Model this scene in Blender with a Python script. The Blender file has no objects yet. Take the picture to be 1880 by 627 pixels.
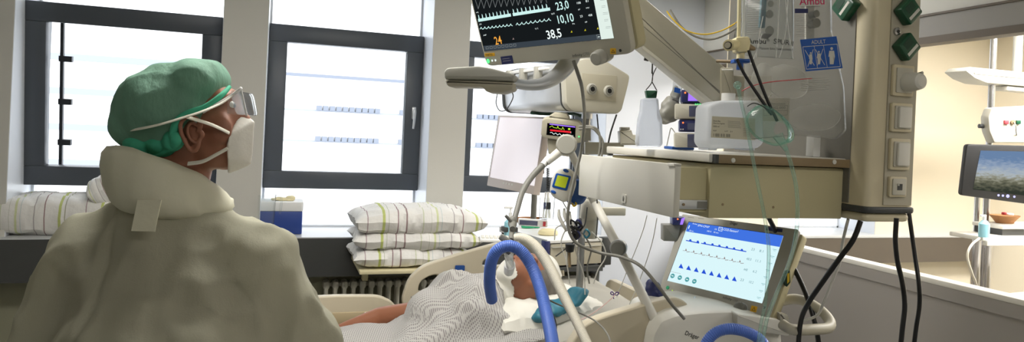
import bpy, bmesh, math, random
from mathutils import Vector, Matrix, noise, Euler
SC = bpy.context.scene
COL = SC.collection
V = Vector
# ------------------------------------------------------------------ camera model (1880x627)
FPX = 1277.0; RL = math.radians(2.6); YW = math.radians(18.4); CX, CY = 940.0, 246.0
F = V((math.sin(YW), math.cos(YW), 0)); R0 = V((math.cos(YW), -math.sin(YW), 0)); U0 = V((0, 0, 1)); CAM = V((0, 0, 1.5))
def ray(x, y):
    u, v = x - CX, y - CY
    a = u*math.cos(RL) + v*math.sin(RL); b = -u*math.sin(RL) + v*math.cos(RL)
    return F + R0*(a/FPX) - U0*(b/FPX)
def PD(x, y, d): return CAM + ray(x, y)*d
def PY(x, y, Y): r = ray(x, y); return CAM + r*(Y/r.y)
def PX(x, y, X): r = ray(x, y); return CAM + r*(X/r.x)
def PZ(x, y, z): r = ray(x, y); return CAM + r*((z-1.5)/r.z)
def FR(o, x, y):
    x = V(x).normalized(); z = x.cross(V(y)).normalized(); y = z.cross(x)
    return Matrix(((x.x, y.x, z.x, o[0]), (x.y, y.y, z.y, o[1]), (x.z, y.z, z.z, o[2]), (0, 0, 0, 1)))
def camfr(px, py, d, roll=0, yaw=0, pitch=0):
    m = FR(PD(px, py, d), R0, U0)
    return m @ Matrix.Rotation(math.radians(yaw), 4, 'Y') @ Matrix.Rotation(math.radians(pitch), 4, 'X') @ Matrix.Rotation(math.radians(roll), 4, 'Z')
S = lambda d: d/FPX       # metres per pixel at a depth
# ------------------------------------------------------------------ materials
MATS = {}
def srgb(c): return tuple((x/255/12.92 if x <= 10 else ((x/255+.055)/1.055)**2.4) for x in c)
def mat(name, rgb, rough=.5, metal=0, bump=0, bscale=40, var=0, vscale=6, spec=.5, trans=0, alpha=1, emit=0, coat=0):
    m = bpy.data.materials.new(name); m.use_nodes = True; nt = m.node_tree; N = nt.nodes; L = nt.links
    b = N['Principled BSDF']; c = srgb(rgb)
    b.inputs['Base Color'].default_value = (*c, 1); b.inputs['Roughness'].default_value = rough
    b.inputs['Metallic'].default_value = metal; b.inputs['Specular IOR Level'].default_value = spec
    b.inputs['Alpha'].default_value = alpha; b.inputs['Coat Weight'].default_value = coat
    if emit: b.inputs['Emission Color'].default_value = (*c, 1); b.inputs['Emission Strength'].default_value = emit
    tc = N.new('ShaderNodeTexCoord')
    if var:
        n = N.new('ShaderNodeTexNoise'); n.inputs['Scale'].default_value = vscale; n.inputs['Detail'].default_value = 4
        mx = N.new('ShaderNodeMix'); mx.data_type = 'RGBA'
        mx.inputs[6].default_value = (*[x*(1-var) for x in c], 1); mx.inputs[7].default_value = (*[min(1, x*(1+var)) for x in c], 1)
        L.new(tc.outputs['Object'], n.inputs['Vector']); L.new(n.outputs['Fac'], mx.inputs[0]); L.new(mx.outputs[2], b.inputs['Base Color'])
    if bump:
        n = N.new('ShaderNodeTexNoise'); n.inputs['Scale'].default_value = bscale; n.inputs['Detail'].default_value = 5
        bp = N.new('ShaderNodeBump'); bp.inputs['Strength'].default_value = bump; bp.inputs['Distance'].default_value = .01
        L.new(tc.outputs['Object'], n.inputs['Vector']); L.new(n.outputs['Fac'], bp.inputs['Height']); L.new(bp.outputs[0], b.inputs['Normal'])
    if trans:
        o = N['Material Output']; t = N.new('ShaderNodeBsdfTranslucent'); t.inputs['Color'].default_value = (*c, 1)
        ms = N.new('ShaderNodeMixShader'); ms.inputs[0].default_value = trans
        L.new(b.outputs[0], ms.inputs[1]); L.new(t.outputs[0], ms.inputs[2]); L.new(ms.outputs[0], o.inputs['Surface'])
    MATS[name] = m; return m
def emis(name, rgb, s=1):
    m = bpy.data.materials.new(name); m.use_nodes = True; nt = m.node_tree; nt.nodes.clear()
    e = nt.nodes.new('ShaderNodeEmission'); e.inputs[0].default_value = (*srgb(rgb), 1); e.inputs[1].default_value = s
    o = nt.nodes.new('ShaderNodeOutputMaterial'); nt.links.new(e.outputs[0], o.inputs[0]); MATS[name] = m; return m
def clear(name, rgb=(255, 255, 255), gloss=.12, film=0, rough=.03, filmrgb=(220, 225, 225)):
    """clear sheet: transparent, a fresnel gloss on top and a faint milky film"""
    m = bpy.data.materials.new(name); m.use_nodes = True; nt = m.node_tree; N = nt.nodes; L = nt.links; N.clear()
    t = N.new('ShaderNodeBsdfTransparent'); t.inputs[0].default_value = (*srgb(rgb), 1)
    g = N.new('ShaderNodeBsdfGlossy'); g.inputs['Roughness'].default_value = rough
    lw = N.new('ShaderNodeLayerWeight'); lw.inputs[0].default_value = gloss
    m1 = N.new('ShaderNodeMixShader'); L.new(lw.outputs['Fresnel'], m1.inputs[0]); L.new(t.outputs[0], m1.inputs[1]); L.new(g.outputs[0], m1.inputs[2])
    o = N.new('ShaderNodeOutputMaterial'); last = m1
    if film:
        d = N.new('ShaderNodeBsdfDiffuse'); d.inputs[0].default_value = (*srgb(filmrgb), 1)
        tl = N.new('ShaderNodeBsdfTranslucent'); tl.inputs[0].default_value = (*srgb(filmrgb), 1)
        md = N.new('ShaderNodeMixShader'); L.new(d.outputs[0], md.inputs[1]); L.new(tl.outputs[0], md.inputs[2])
        m2 = N.new('ShaderNodeMixShader'); m2.inputs[0].default_value = film
        L.new(m1.outputs[0], m2.inputs[1]); L.new(md.outputs[0], m2.inputs[2]); last = m2
    L.new(last.outputs[0], o.inputs[0]); MATS[name] = m; return m
mat('wall', (203, 201, 194), .7, bump=.04, bscale=200)
mat('wall_low', (150, 148, 125), .7, bump=.05, bscale=150)
mat('jamb_lit_pier', (225, 229, 236), .35)
mat('ceil', (222, 221, 214), .8)
mat('floor', (120, 122, 118), .4, var=.1)
mat('fascia', (70, 71, 70), .5, bump=.03)
mat('ledge', (205, 207, 208), .35)
mat('sash', (74, 79, 86), .38)
mat('sash_in', (40, 43, 48), .5)
mat('wframe', (225, 228, 232), .4)
mat('partition', (142, 136, 130), .55, bump=.03, bscale=300)
mat('sill', (206, 201, 190), .35)
mat('header', (150, 147, 142), .6)
mat('strip', (96, 84, 68), .5)
mat('warmwall', (236, 226, 205), .7, bump=.03)
mat('facade', (240, 240, 240), .8)
mat('facade_band', (124, 130, 142), .8)
mat('ledge_brown', (94, 86, 76), .5)
mat('lampgrey', (206, 204, 194), .5)
mat('facade_pale', (146, 151, 162), .8)
mat('palepink', (205, 172, 166), .5)
mat('eyewhite', (225, 222, 215), .3)
clear('glass', gloss=.03)
clear('glass_in', gloss=.06)
clear('clearpl', (252, 253, 253), .06, film=.05)
clear('bagpl', (243, 243, 242), .2, film=.22, rough=.15, filmrgb=(205, 205, 200))
clear('bagpl2', (240, 242, 242), .3, film=.2, rough=.1, filmrgb=(215, 215, 212))
clear('cloudy', (240, 243, 248), .12, film=.42, rough=.2, filmrgb=(236, 240, 248))
clear('bagsoft', (246, 246, 245), .04, film=.22, rough=.5, filmrgb=(215, 213, 205))
clear('milky', (244, 246, 250), .10, film=.85, rough=.3, filmrgb=(246, 249, 254))
clear('o2tube', (243, 251, 248), .16, film=.14, filmrgb=(185, 220, 208))
clear('o2mask', (236, 251, 245), .18, film=.12, filmrgb=(160, 215, 198))
clear('cleartube', (235, 245, 240), .25, film=.3, filmrgb=(215, 225, 220))
mat('metal', (150, 150, 150), .3, metal=.9)
mat('steel', (190, 190, 192), .25, metal=1)
mat('silver', (205, 207, 210), .32, metal=.55)
mat('beige', (190, 186, 172), .45, bump=.015, bscale=300)
mat('beige2', (176, 170, 152), .5)
mat('tan', (190, 181, 144), .5, bump=.02, bscale=200)
mat('cabwhite', (203, 200, 190), .45)
mat('greyplastic', (168, 166, 157), .5)
mat('midgrey', (120, 119, 112), .5)
mat('darkgrey', (60, 62, 62), .5)
mat('black', (20, 20, 21), .5)
mat('rubber', (16, 16, 17), .38)
mat('white', (232, 232, 230), .4)
mat('offwhite', (214, 211, 202), .45)
mat('column', (206, 195, 166), .45)
mat('colside', (112, 109, 101), .5)
mat('brown', (138, 118, 88), .5)
mat('green', (18, 74, 48), .35)
mat('darkgreen', (14, 56, 38), .45)
mat('label', (206, 200, 180), .5)
mat('ink', (40, 40, 40), .6)
mat('navy', (36, 42, 92), .4)
mat('blue', (24, 84, 170), .4)
mat('boxblue', (38, 66, 140), .4)
mat('deepblue', (20, 70, 140), .35)
mat('stickyellow', (222, 170, 30), .5)
mat('yellow', (214, 178, 40), .5)
mat('magenta', (196, 30, 90), .4)
mat('hoseblue', (84, 118, 205), .4)
mat('hosewhite', (214, 208, 192), .45)
mat('hosegrey', (128, 126, 118), .5)
mat('wirewhite', (206, 204, 196), .45)
mat('cardboard', (168, 120, 76), .8, bump=.1)
mat('teal', (44, 118, 140), .5)
mat('scrubgreen', (40, 160, 110), .5)
mat('soap', (150, 205, 220), .2)
mat('cream', (226, 214, 170), .5)
mat('skin', (150, 100, 78), .5, bump=.05, bscale=120, var=.08)
mat('skin2', (144, 92, 66), .5, bump=.05, bscale=120, var=.10)
mat('lip', (150, 72, 62), .4)
mat('hair', (120, 112, 104), .8)
mat('maskw', (250, 248, 240), .7, bump=.1, bscale=150, trans=.25)
mat('strapw', (232, 228, 214), .7)
mat('collar', (222, 219, 198), .75, bump=.1, bscale=60, trans=.2)
mat('sheet', (222, 219, 210), .8, bump=.15, bscale=18)
mat('bedbeige', (198, 188, 165), .42)
mat('bedbeige2', (176, 160, 128), .5)
mat('board', (218, 208, 170), .5)
mat('radiator', (200, 196, 182), .4)
mat('plaster', (232, 226, 214), .7, bump=.1)
mat('pink', (190, 60, 70), .5)
mat('lcd', (176, 190, 40), .4, emit=.25)
mat('bluewin', (80, 84, 110), .15, coat=.5)
mat('pcscreen_glare', (226, 220, 226), .12, coat=.6, emit=.6)  # glow stands in for the windows' glare on the screen
mat('pcbezel', (196, 184, 178), .35)
emis('s_dark', (24, 28, 30), .9); emis('s_bar', (58, 66, 74), 1); emis('s_white', (236, 248, 246), 1.1); emis('s_side', (226, 240, 232), 1)
emis('s_wave', (200, 236, 232), 1.1); emis('s_grey', (150, 156, 156), .8); emis('s_orange', (245, 170, 70), 1); emis('s_yel', (200, 190, 40), 1)
emis('s_bg', (214, 242, 246), 1.05); emis('s_blue', (66, 116, 226), 1.0); emis('s_dblue', (40, 84, 214), 1); emis('s_teal', (84, 160, 164), 1)
emis('s_tan', (150, 130, 128), .9); emis('s_num', (120, 160, 170), .9); emis('s_black', (8, 8, 10), .6); emis('s_red', (220, 40, 50), 1.2)
emis('s_purple', (150, 110, 240), 1.4); emis('s_green', (80, 230, 120), 2); emis('s_lime', (190, 230, 60), 1.2); emis('led', (255, 120, 60), 2)
emis('led_blue', (190, 190, 255), 1.6)
def fabric_gown():
    m = mat('gown', (188, 186, 166), .8, trans=.35); nt = m.node_tree; N = nt.nodes; L = nt.links; b = N['Principled BSDF']
    tc = N.new('ShaderNodeTexCoord'); mp = N.new('ShaderNodeMapping'); mp.inputs['Scale'].default_value = (9, 9, 3)
    n = N.new('ShaderNodeTexNoise'); n.inputs['Scale'].default_value = 1.2; n.inputs['Detail'].default_value = 6
    n2 = N.new('ShaderNodeTexNoise'); n2.inputs['Scale'].default_value = 300
    ad = N.new('ShaderNodeMath'); ad.operation = 'MULTIPLY_ADD'; ad.inputs[1].default_value = .06
    bp = N.new('ShaderNodeBump'); bp.inputs['Strength'].default_value = .35; bp.inputs['Distance'].default_value = .02
    L.new(tc.outputs['Object'], mp.inputs[0]); L.new(mp.outputs[0], n.inputs[0]); L.new(tc.outputs['Object'], n2.inputs[0])
    L.new(n2.outputs[0], ad.inputs[0]); L.new(n.outputs[0], ad.inputs[2]); L.new(ad.outputs[0], bp.inputs['Height']); L.new(bp.outputs[0], b.inputs['Normal'])
fabric_gown()
def fabric_cap():
    m = mat('capgreen', (124, 168, 146), .75, trans=.3)
    mat('hemgreen', (84, 196, 160), .7, trans=.35); nt = m.node_tree; N = nt.nodes; L = nt.links; b = N['Principled BSDF']
    tc = N.new('ShaderNodeTexCoord'); mp = N.new('ShaderNodeMapping'); mp.inputs['Scale'].default_value = (22, 22, 9); mp.inputs['Rotation'].default_value = (.3, .5, .2)
    n = N.new('ShaderNodeTexNoise'); n.inputs['Scale'].default_value = 1.6; n.inputs['Detail'].default_value = 5
    bp = N.new('ShaderNodeBump'); bp.inputs['Strength'].default_value = .6; bp.inputs['Distance'].default_value = .012
    L.new(tc.outputs['Object'], mp.inputs[0]); L.new(mp.outputs[0], n.inputs[0]); L.new(n.outputs[0], bp.inputs['Height']); L.new(bp.outputs[0], b.inputs['Normal'])
fabric_cap()
def fabric_stripes(name, axis='X', off=0.0):
    m = mat(name, (226, 224, 218), .85); nt = m.node_tree; N = nt.nodes; L = nt.links; b = N['Principled BSDF']
    tc = N.new('ShaderNodeTexCoord'); sp = N.new('ShaderNodeSeparateXYZ'); L.new(tc.outputs['Generated'], sp.inputs[0])
    ad = N.new('ShaderNodeMath'); ad.operation = 'ADD'; ad.inputs[1].default_value = off; L.new(sp.outputs[axis], ad.inputs[0])
    fr = N.new('ShaderNodeMath'); fr.operation = 'FRACT'; L.new(ad.outputs[0], fr.inputs[0])
    r = N.new('ShaderNodeValToRGB'); r.color_ramp.interpolation = 'CONSTANT'; L.new(fr.outputs[0], r.inputs[0])
    base = (*srgb((228, 226, 222)), 1)
    st = [(.09, .012, (150, 120, 125)), (.20, .03, (172, 184, 70)), (.245, .006, (150, 160, 120)), (.31, .01, (110, 70, 74)), (.375, .012, (116, 84, 84)), (.50, .008, (190, 196, 160)),
          (.56, .006, (186, 188, 170)), (.60, .02, (196, 204, 140)), (.64, .006, (170, 190, 190)), (.73, .006, (150, 140, 140)), (.80, .01, (120, 80, 80)), (.90, .028, (170, 182, 76)), (.945, .008, (150, 150, 120))]
    st = [(p, w*.75, tuple(int(c*.68+228*.32) for c in col)) for p, w, col in st]
    e = r.color_ramp.elements; e[0].position = 0; e[0].color = base; e[1].position = st[0][0]; e[1].color = (*srgb(st[0][2]), 1)
    q = e.new(st[0][0]+st[0][1]); q.color = base
    for p, w, c in st[1:]:
        q = e.new(p); q.color = (*srgb(c), 1); q = e.new(p+w); q.color = base
    L.new(r.outputs[0], b.inputs['Base Color'])
    n = N.new('ShaderNodeTexNoise'); n.inputs['Scale'].default_value = 14; n.inputs['Detail'].default_value = 4
    bp = N.new('ShaderNodeBump'); bp.inputs['Strength'].default_value = .5; bp.inputs['Distance'].default_value = .015
    L.new(tc.outputs['Object'], n.inputs[0]); L.new(n.outputs[0], bp.inputs['Height']); L.new(bp.outputs[0], b.inputs['Normal'])
fabric_stripes('stripes'); fabric_stripes('stripes2', off=.37)
def fabric_dots():
    m = mat('dots', (226, 224, 220), .85); nt = m.node_tree; N = nt.nodes; L = nt.links; b = N['Principled BSDF']
    tc = N.new('ShaderNodeTexCoord'); mp = N.new('ShaderNodeMapping'); mp.inputs['Scale'].default_value = (1, 1, 0)
    m0 = N.new('ShaderNodeMapping'); m0.inputs['Rotation'].default_value = (.75, .1, .5); L.new(tc.outputs['Object'], m0.inputs[0])
    v = N.new('ShaderNodeTexVoronoi'); v.inputs['Scale'].default_value = 150; v.inputs['Randomness'].default_value = 0
    lt = N.new('ShaderNodeMath'); lt.operation = 'LESS_THAN'; lt.inputs[1].default_value = .3
    mx = N.new('ShaderNodeMix'); mx.data_type = 'RGBA'; mx.inputs[6].default_value = (*srgb((226, 224, 220)), 1); mx.inputs[7].default_value = (*srgb((172, 166, 165)), 1)
    L.new(m0.outputs[0], mp.inputs[0]); L.new(mp.outputs[0], v.inputs[0]); L.new(v.outputs['Distance'], lt.inputs[0]); L.new(lt.outputs[0], mx.inputs[0]); L.new(mx.outputs[2], b.inputs['Base Color'])
fabric_dots()
# ------------------------------------------------------------------ mesh builder
class MB:
    def __init__(s, m='white'): s.bm = bmesh.new(); s.m = m; s.mats = []
    def mi(s, m):
        m = m or s.m
        if m not in s.mats: s.mats.append(m)
        return s.mats.index(m)
    def add(s, tb, m=None, M=None):
        if M is not None: tb.transform(M)
        i = s.mi(m)
        for f in tb.faces: f.material_index = i
        me = bpy.data.meshes.new('t'); tb.to_mesh(me); tb.free(); s.bm.from_mesh(me); bpy.data.meshes.remove(me); return s
    def box(s, c, size, m=None, bev=0, M=None, seg=2):
        tb = bmesh.new(); bmesh.ops.create_cube(tb, size=1)
        for v in tb.verts: v.co = V((v.co.x*size[0]+c[0], v.co.y*size[1]+c[1], v.co.z*size[2]+c[2]))
        if bev: bmesh.ops.bevel(tb, geom=tb.edges[:], offset=min(bev, min(size)*.49), segments=seg, affect='EDGES', profile=.5)
        return s.add(tb, m, M)
    def bb(s, a, b, m=None, bev=0, M=None):
        return s.box([(a[i]+b[i])/2 for i in range(3)], [abs(b[i]-a[i]) for i in range(3)], m, bev, M)
    def prism(s, pts, z0, z1, m=None, M=None, bev=0, seg=2):
        tb = bmesh.new(); vs = [tb.verts.new((p[0], p[1], z0)) for p in pts]; f = tb.faces.new(vs)
        r = bmesh.ops.extrude_face_region(tb, geom=[f])
        for v in [g for g in r['geom'] if isinstance(g, bmesh.types.BMVert)]: v.co.z = z1
        bmesh.ops.recalc_face_normals(tb, faces=tb.faces[:])
        if bev:
            es = [e for e in tb.edges if abs(e.verts[0].co.z-e.verts[1].co.z) < 1e-7]
            bmesh.ops.bevel(tb, geom=es, offset=bev, segments=seg, affect='EDGES', profile=.5)
        return s.add(tb, m, M)
    def flat(s, pts, z, m, M=None):
        tb = bmesh.new(); tb.faces.new([tb.verts.new((p[0], p[1], z)) for p in pts]); 
        bmesh.ops.triangulate(tb, faces=tb.faces[:]); return s.add(tb, m, M)
    def cyl(s, a, b, r0, r1=None, m=None, seg=20, M=None):
        a, b = V(a), V(b); r1 = r0 if r1 is None else r1; tb = bmesh.new()
        bmesh.ops.create_cone(tb, cap_ends=True, segments=seg, radius1=max(r0, 1e-5), radius2=max(r1, 1e-5), depth=(b-a).length)
        q = V((0, 0, 1)).rotation_difference((b-a).normalized())
        tb.transform(Matrix.Translation((a+b)/2) @ q.to_matrix().to_4x4()); return s.add(tb, m, M)
    def sph(s, c, r, m=None, M=None, seg=20):
        tb = bmesh.new(); bmesh.ops.create_uvsphere(tb, u_segments=seg, v_segments=max(8, seg//2), radius=1)
        r = (r, r, r) if not hasattr(r, '__len__') else r
        for v in tb.verts: v.co = V((v.co.x*r[0]+c[0], v.co.y*r[1]+c[1], v.co.z*r[2]+c[2]))
        return s.add(tb, m, M)
    def lathe(s, prof, o=(0, 0, 0), m=None, M=None, seg=28, sx=1, sy=1):
        tb = bmesh.new(); rings = []
        for r, z in prof:
            rings.append([tb.verts.new((o[0]+max(r, 1e-5)*sx*math.cos(2*math.pi*k/seg), o[1]+max(r, 1e-5)*sy*math.sin(2*math.pi*k/seg), o[2]+z)) for k in range(seg)])
        for A, B in zip(rings, rings[1:]):
            for k in range(seg): tb.faces.new((A[k], A[(k+1) % seg], B[(k+1) % seg], B[k]))
        tb.faces.new(rings[0][::-1]); tb.faces.new(rings[-1]); bmesh.ops.recalc_face_normals(tb, faces=tb.faces[:]); return s.add(tb, m, M)
    def loft(s, rings, m=None, cap=True, M=None):
        tb = bmesh.new(); RR = [[tb.verts.new(p) for p in r] for r in rings]; n = len(RR[0])
        for A, B in zip(RR, RR[1:]):
            for k in range(n): tb.faces.new((A[k], A[(k+1) % n], B[(k+1) % n], B[k]))
        if cap: tb.faces.new(RR[0][::-1]); tb.faces.new(RR[-1])
        bmesh.ops.recalc_face_normals(tb, faces=tb.faces[:]); return s.add(tb, m, M)
    def tube(s, pts, r, m=None, sub=8, seg=12, corr=0, pitch=.006, flat=1, M=None):
        P = spline([V(p) for p in pts], sub) if sub > 1 else [V(p) for p in pts]
        if corr:
            L = [0]
            for a, b in zip(P, P[1:]): L.append(L[-1]+(b-a).length)
            n = int(L[-1]/pitch*4); Q = []; j = 0
            for k in range(n+1):
                t = L[-1]*k/n
                while j < len(L)-2 and L[j+1] < t: j += 1
                w = (t-L[j])/max(1e-9, L[j+1]-L[j]); Q.append(P[j].lerp(P[j+1], w))
            P = Q
        n = len(P); rad = r if hasattr(r, '__len__') else None; rings = []; up = None
        for i, p in enumerate(P):
            t = (P[min(i+1, n-1)]-P[max(i-1, 0)]); t = t.normalized() if t.length > 1e-9 else V((0, 0, 1))
            if up is None: up = t.orthogonal().normalized()
            up = (up - t*up.dot(t)); up = up.normalized() if up.length > 1e-6 else t.orthogonal().normalized(); sd = t.cross(up)
            if rad:
                q = i/(n-1)*(len(rad)-1); k = min(int(q), len(rad)-2); rr = rad[k]+(rad[k+1]-rad[k])*(q-k)
            else: rr = r
            if corr: rr *= 1+corr*(1 if i % 4 in (0, 1) else -1)
            rings.append([p+(up*math.cos(2*math.pi*k/seg)+sd*math.sin(2*math.pi*k/seg)*flat)*rr for k in range(seg)])
        return s.loft(rings, m, True, M)
    def text(s, t, size, M, m='ink', ext=.0003, sx=1, align='LEFT', bold=0):
        c = bpy.data.curves.new('f', 'FONT'); c.body = t; c.size = size; c.extrude = ext; c.align_x = align; c.offset = bold; c.resolution_u = 3
        o = bpy.data.objects.new('f', c); COL.objects.link(o); bpy.context.view_layer.update()
        me = bpy.data.meshes.new_from_object(o); bpy.data.objects.remove(o); bpy.data.curves.remove(c)
        me.transform(M @ Matrix.Diagonal((sx, 1, 1, 1))); tb = bmesh.new(); tb.from_mesh(me); bpy.data.meshes.remove(me); return s.add(tb, m)
    def build(s, name, parent=None, label=None, cat=None, group=None, kind=None, smooth=35):
        me = bpy.data.meshes.new(name); s.bm.to_mesh(me); s.bm.free()
        for k in s.mats: me.materials.append(MATS[k])
        o = bpy.data.objects.new(name, me); COL.objects.link(o)
        if parent is None:
            xs = [v.co for v in me.vertices]; lo = V([min(v[i] for v in xs) for i in range(3)]); hi = V([max(v[i] for v in xs) for i in range(3)])
            w = V(((lo.x+hi.x)/2, (lo.y+hi.y)/2, lo.z)); o.location = w
        else:
            w = wl(parent); o.parent = parent
        me.transform(Matrix.Translation(-w))
        if smooth:
            me.shade_smooth(); me.set_sharp_from_angle(angle=math.radians(smooth))
        tag(o, label, cat, group, kind); return o
def wl(o):
    w = V(o.location)
    while o.parent: o = o.parent; w += o.location
    return w
def tag(o, label=None, cat=None, group=None, kind=None):
    if label: o['label'] = label
    if cat: o['category'] = cat
    if group: o['group'] = group
    if kind: o['kind'] = kind
def thing(name, label, cat, loc, group=None):
    o = bpy.data.objects.new(name, None); COL.objects.link(o); o.location = loc; o.empty_display_size = .05; tag(o, label, cat, group); return o
def spline(P, sub):
    if len(P) < 3: sub = max(sub, 2)
    out = []; n = len(P)
    for i in range(n-1):
        p0, p1, p2, p3 = P[max(i-1, 0)], P[i], P[i+1], P[min(i+2, n-1)]
        for k in range(sub):
            t = k/sub; out.append(.5*((2*p1)+(-p0+p2)*t+(2*p0-5*p1+4*p2-p3)*t*t+(-p0+3*p1-3*p2+p3)*t**3))
    out.append(P[-1]); return out
def rr(w, h, r, cx=0, cy=0, n=5):
    out = []
    for sx, sy, a0 in ((1, 1, 0), (-1, 1, 90), (-1, -1, 180), (1, -1, 270)):
        for k in range(n+1):
            a = math.radians(a0+90*k/n); out.append((cx+sx*(w/2-r)+r*math.cos(a), cy+sy*(h/2-r)+r*math.sin(a)))
    return out
def pixpoly(M, pts):     # outline measured on the picture, laid on the plane z=0 of frame M (true object plane)
    Mi = M.inverted(); out = []
    o = Mi @ CAM
    for x, y in pts:
        d = Mi.to_3x3() @ ray(x, y); t = -o.z/d.z; p = o+d*t; out.append((p.x, p.y))
    return out
def rnd(pts, r=.01, n=4):   # round the corners of a polygon
    out = []; N = len(pts)
    for i in range(N):
        p0, p, p1 = V(pts[i-1]), V(pts[i]), V(pts[(i+1) % N]); a = (p0-p); b = (p1-p); q = min(r, a.length*.45, b.length*.45)
        A = p+a.normalized()*q; B = p+b.normalized()*q
        for k in range(n+1):
            t = k/n; c = A*(1-t)**2+p*2*t*(1-t)+B*t*t; out.append((c.x, c.y))
    return out
def organic(blobs, voxel, smooth=6, disp=None, extra=None):
    tb = bmesh.new()
    for b in blobs:
        t = bmesh.new()
        if b[0] == 'e':
            bmesh.ops.create_icosphere(t, subdivisions=3, radius=1)
            Rm = b[3] if len(b) > 3 else Matrix.Identity(4)
            t.transform(Matrix.Translation(b[1]) @ Rm.to_4x4() @ Matrix.Diagonal((*b[2], 1)))
        elif b[0] == 'c':
            for c, r in ((b[1], b[3]), (b[2], b[4])): bmesh.ops.create_icosphere(t, subdivisions=2, radius=r, matrix=Matrix.Translation(c))
            h = bmesh.ops.convex_hull(t, input=t.verts[:])
            bmesh.ops.delete(t, geom=list({g for g in h['geom_interior'] if isinstance(g, bmesh.types.BMVert)}), context='VERTS')
        elif b[0] == 'h':
            for p in b[1]: t.verts.new(p)
            bmesh.ops.convex_hull(t, input=t.verts[:])
        me = bpy.data.meshes.new('t'); t.to_mesh(me); t.free(); tb.from_mesh(me); bpy.data.meshes.remove(me)
    if extra: tb.from_mesh(extra)
    me = bpy.data.meshes.new('t'); tb.to_mesh(me); tb.free(); o = bpy.data.objects.new('t', me); COL.objects.link(o)
    md = o.modifiers.new('r', 'REMESH'); md.mode = 'VOXEL'; md.voxel_size = voxel
    if smooth: sm = o.modifiers.new('s', 'SMOOTH'); sm.iterations = smooth; sm.factor = .5
    dg = bpy.context.evaluated_depsgraph_get(); dg.update(); res = bpy.data.meshes.new_from_object(o.evaluated_get(dg), depsgraph=dg)
    bpy.data.objects.remove(o); out = bmesh.new(); out.from_mesh(res); bpy.data.meshes.remove(res); out.normal_update()
    if disp:
        for v, n in [(v, v.normal.copy()) for v in out.verts]: v.co = v.co + n*disp(v.co, n)
    return out
def rdg(p, s):   # ridged noise 0..1
    return 1-abs(noise.noise(p*s))*2
# ------------------------------------------------------------------ camera, world, lights
cd = bpy.data.cameras.new('camera'); cam = bpy.data.objects.new('camera', cd); COL.objects.link(cam); SC.camera = cam
right = R0*math.cos(RL)+U0*math.sin(RL); up = U0*math.cos(RL)-R0*math.sin(RL)
cam.matrix_world = FR(CAM, right, up); cd.sensor_width = 36; cd.lens = 36*FPX/1880; cd.shift_y = -(313.5-CY)/1880; cd.clip_start = .05
w = bpy.data.worlds.new('world'); SC.world = w; w.use_nodes = True; bg = w.node_tree.nodes['Background']
bg.inputs[0].default_value = (.90, .95, 1, 1); bg.inputs[1].default_value = 3.4
def area(name, loc, size, power, color=(1, 1, 1), rot=(0, 0, 0)):
    l = bpy.data.lights.new(name, 'AREA'); l.shape = 'RECTANGLE'; l.size, l.size_y = size; l.energy = power; l.color = color
    o = bpy.data.objects.new(name, l); COL.objects.link(o); o.location = loc; o.rotation_euler = rot; return o
area('unseen_ceiling_light', (.2, 1.9, 2.42), (1.2, .3), 32, (1, .97, .91))
area('unseen_ceiling_light', (1.9, 3.0, 2.42), (.6, .3), 13, (1, .98, .95))  # added fill light without a fixture, brightens the upper right corner
area('unseen_ceiling_light', (1.0, -.6, 2.42), (1.2, .3), 22, (1, .96, .90))
area('neighbour_lamp', (4.0, 2.2, 2.40), (1.2, .6), 105, (1, .97, .93))
area('neighbour_lamp', (3.8, .6, 2.40), (1.2, .6), 55, (1, .97, .93))
for a, b, yy in ((-1.2, -.32, 4.33), (-.08, .80, 4.33), (1.04, 1.92, 4.33), (3.28, 4.16, 4.33)):   # daylight portals in the window openings
    p = area('daylight_portal', ((a+b)/2, yy+.03, 1.65), (b-a, 1.45), 1, rot=(math.radians(-90), 0, 0)); p.data.cycles.is_portal = True
SC.view_settings.view_transform = 'Standard'; SC.view_settings.look = 'None'; SC.view_settings.exposure = 0; SC.view_settings.gamma = 1; SC.view_settings.use_curve_mapping = False
SC.cycles.max_bounces = 10; SC.cycles.transparent_max_bounces = 24; SC.cycles.use_denoising = True; SC.cycles.sample_clamp_indirect = 6
# ================================================================== THE SETTING
XR = 2.60; YF = 3.95; ZC = 2.44; LZ = .895
def struct(name, m): return m.build(name, kind='structure')
struct('floor', MB('floor').bb((-2.4, -2.2, -.1), (6.6, 4.4, 0)))
struct('ceiling', MB('ceil').bb((-2.4, -2.2, ZC), (6.6, 4.4, ZC+.1)))
struct('wall_left', MB('wall').bb((-2.5, -2.2, 0), (-2.4, 4.4, ZC)))
struct('wall_back', MB('wall').bb((-2.4, -2.3, 0), (6.6, -2.2, ZC)))
struct('wall_under_ledge', MB('wall_low').bb((-2.4, YF+.13, 0), (1.93, YF+.4, LZ-.2)))
struct('trim_1', MB('ledge').bb((-2.4, 3.9, LZ-.006), (1.93, 4.36, LZ)).bb((-2.4, 3.9, LZ-.215), (1.93, 3.94, LZ-.006), 'fascia').bb((-2.4, 3.94, LZ-.215), (1.93, 4.08, LZ-.19), 'fascia'))
struct('trim_2', MB('ledge').bb((XR+.04, 3.9, LZ-.02), (5.19, 4.36, LZ), bev=.004).bb((XR+.04, 3.905, LZ-.20), (5.19, 3.94, LZ-.02), 'ledge_brown').bb((XR+.04, 3.94, LZ-.20), (5.19, 4.04, LZ-.17), 'ledge_brown'))
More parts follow.
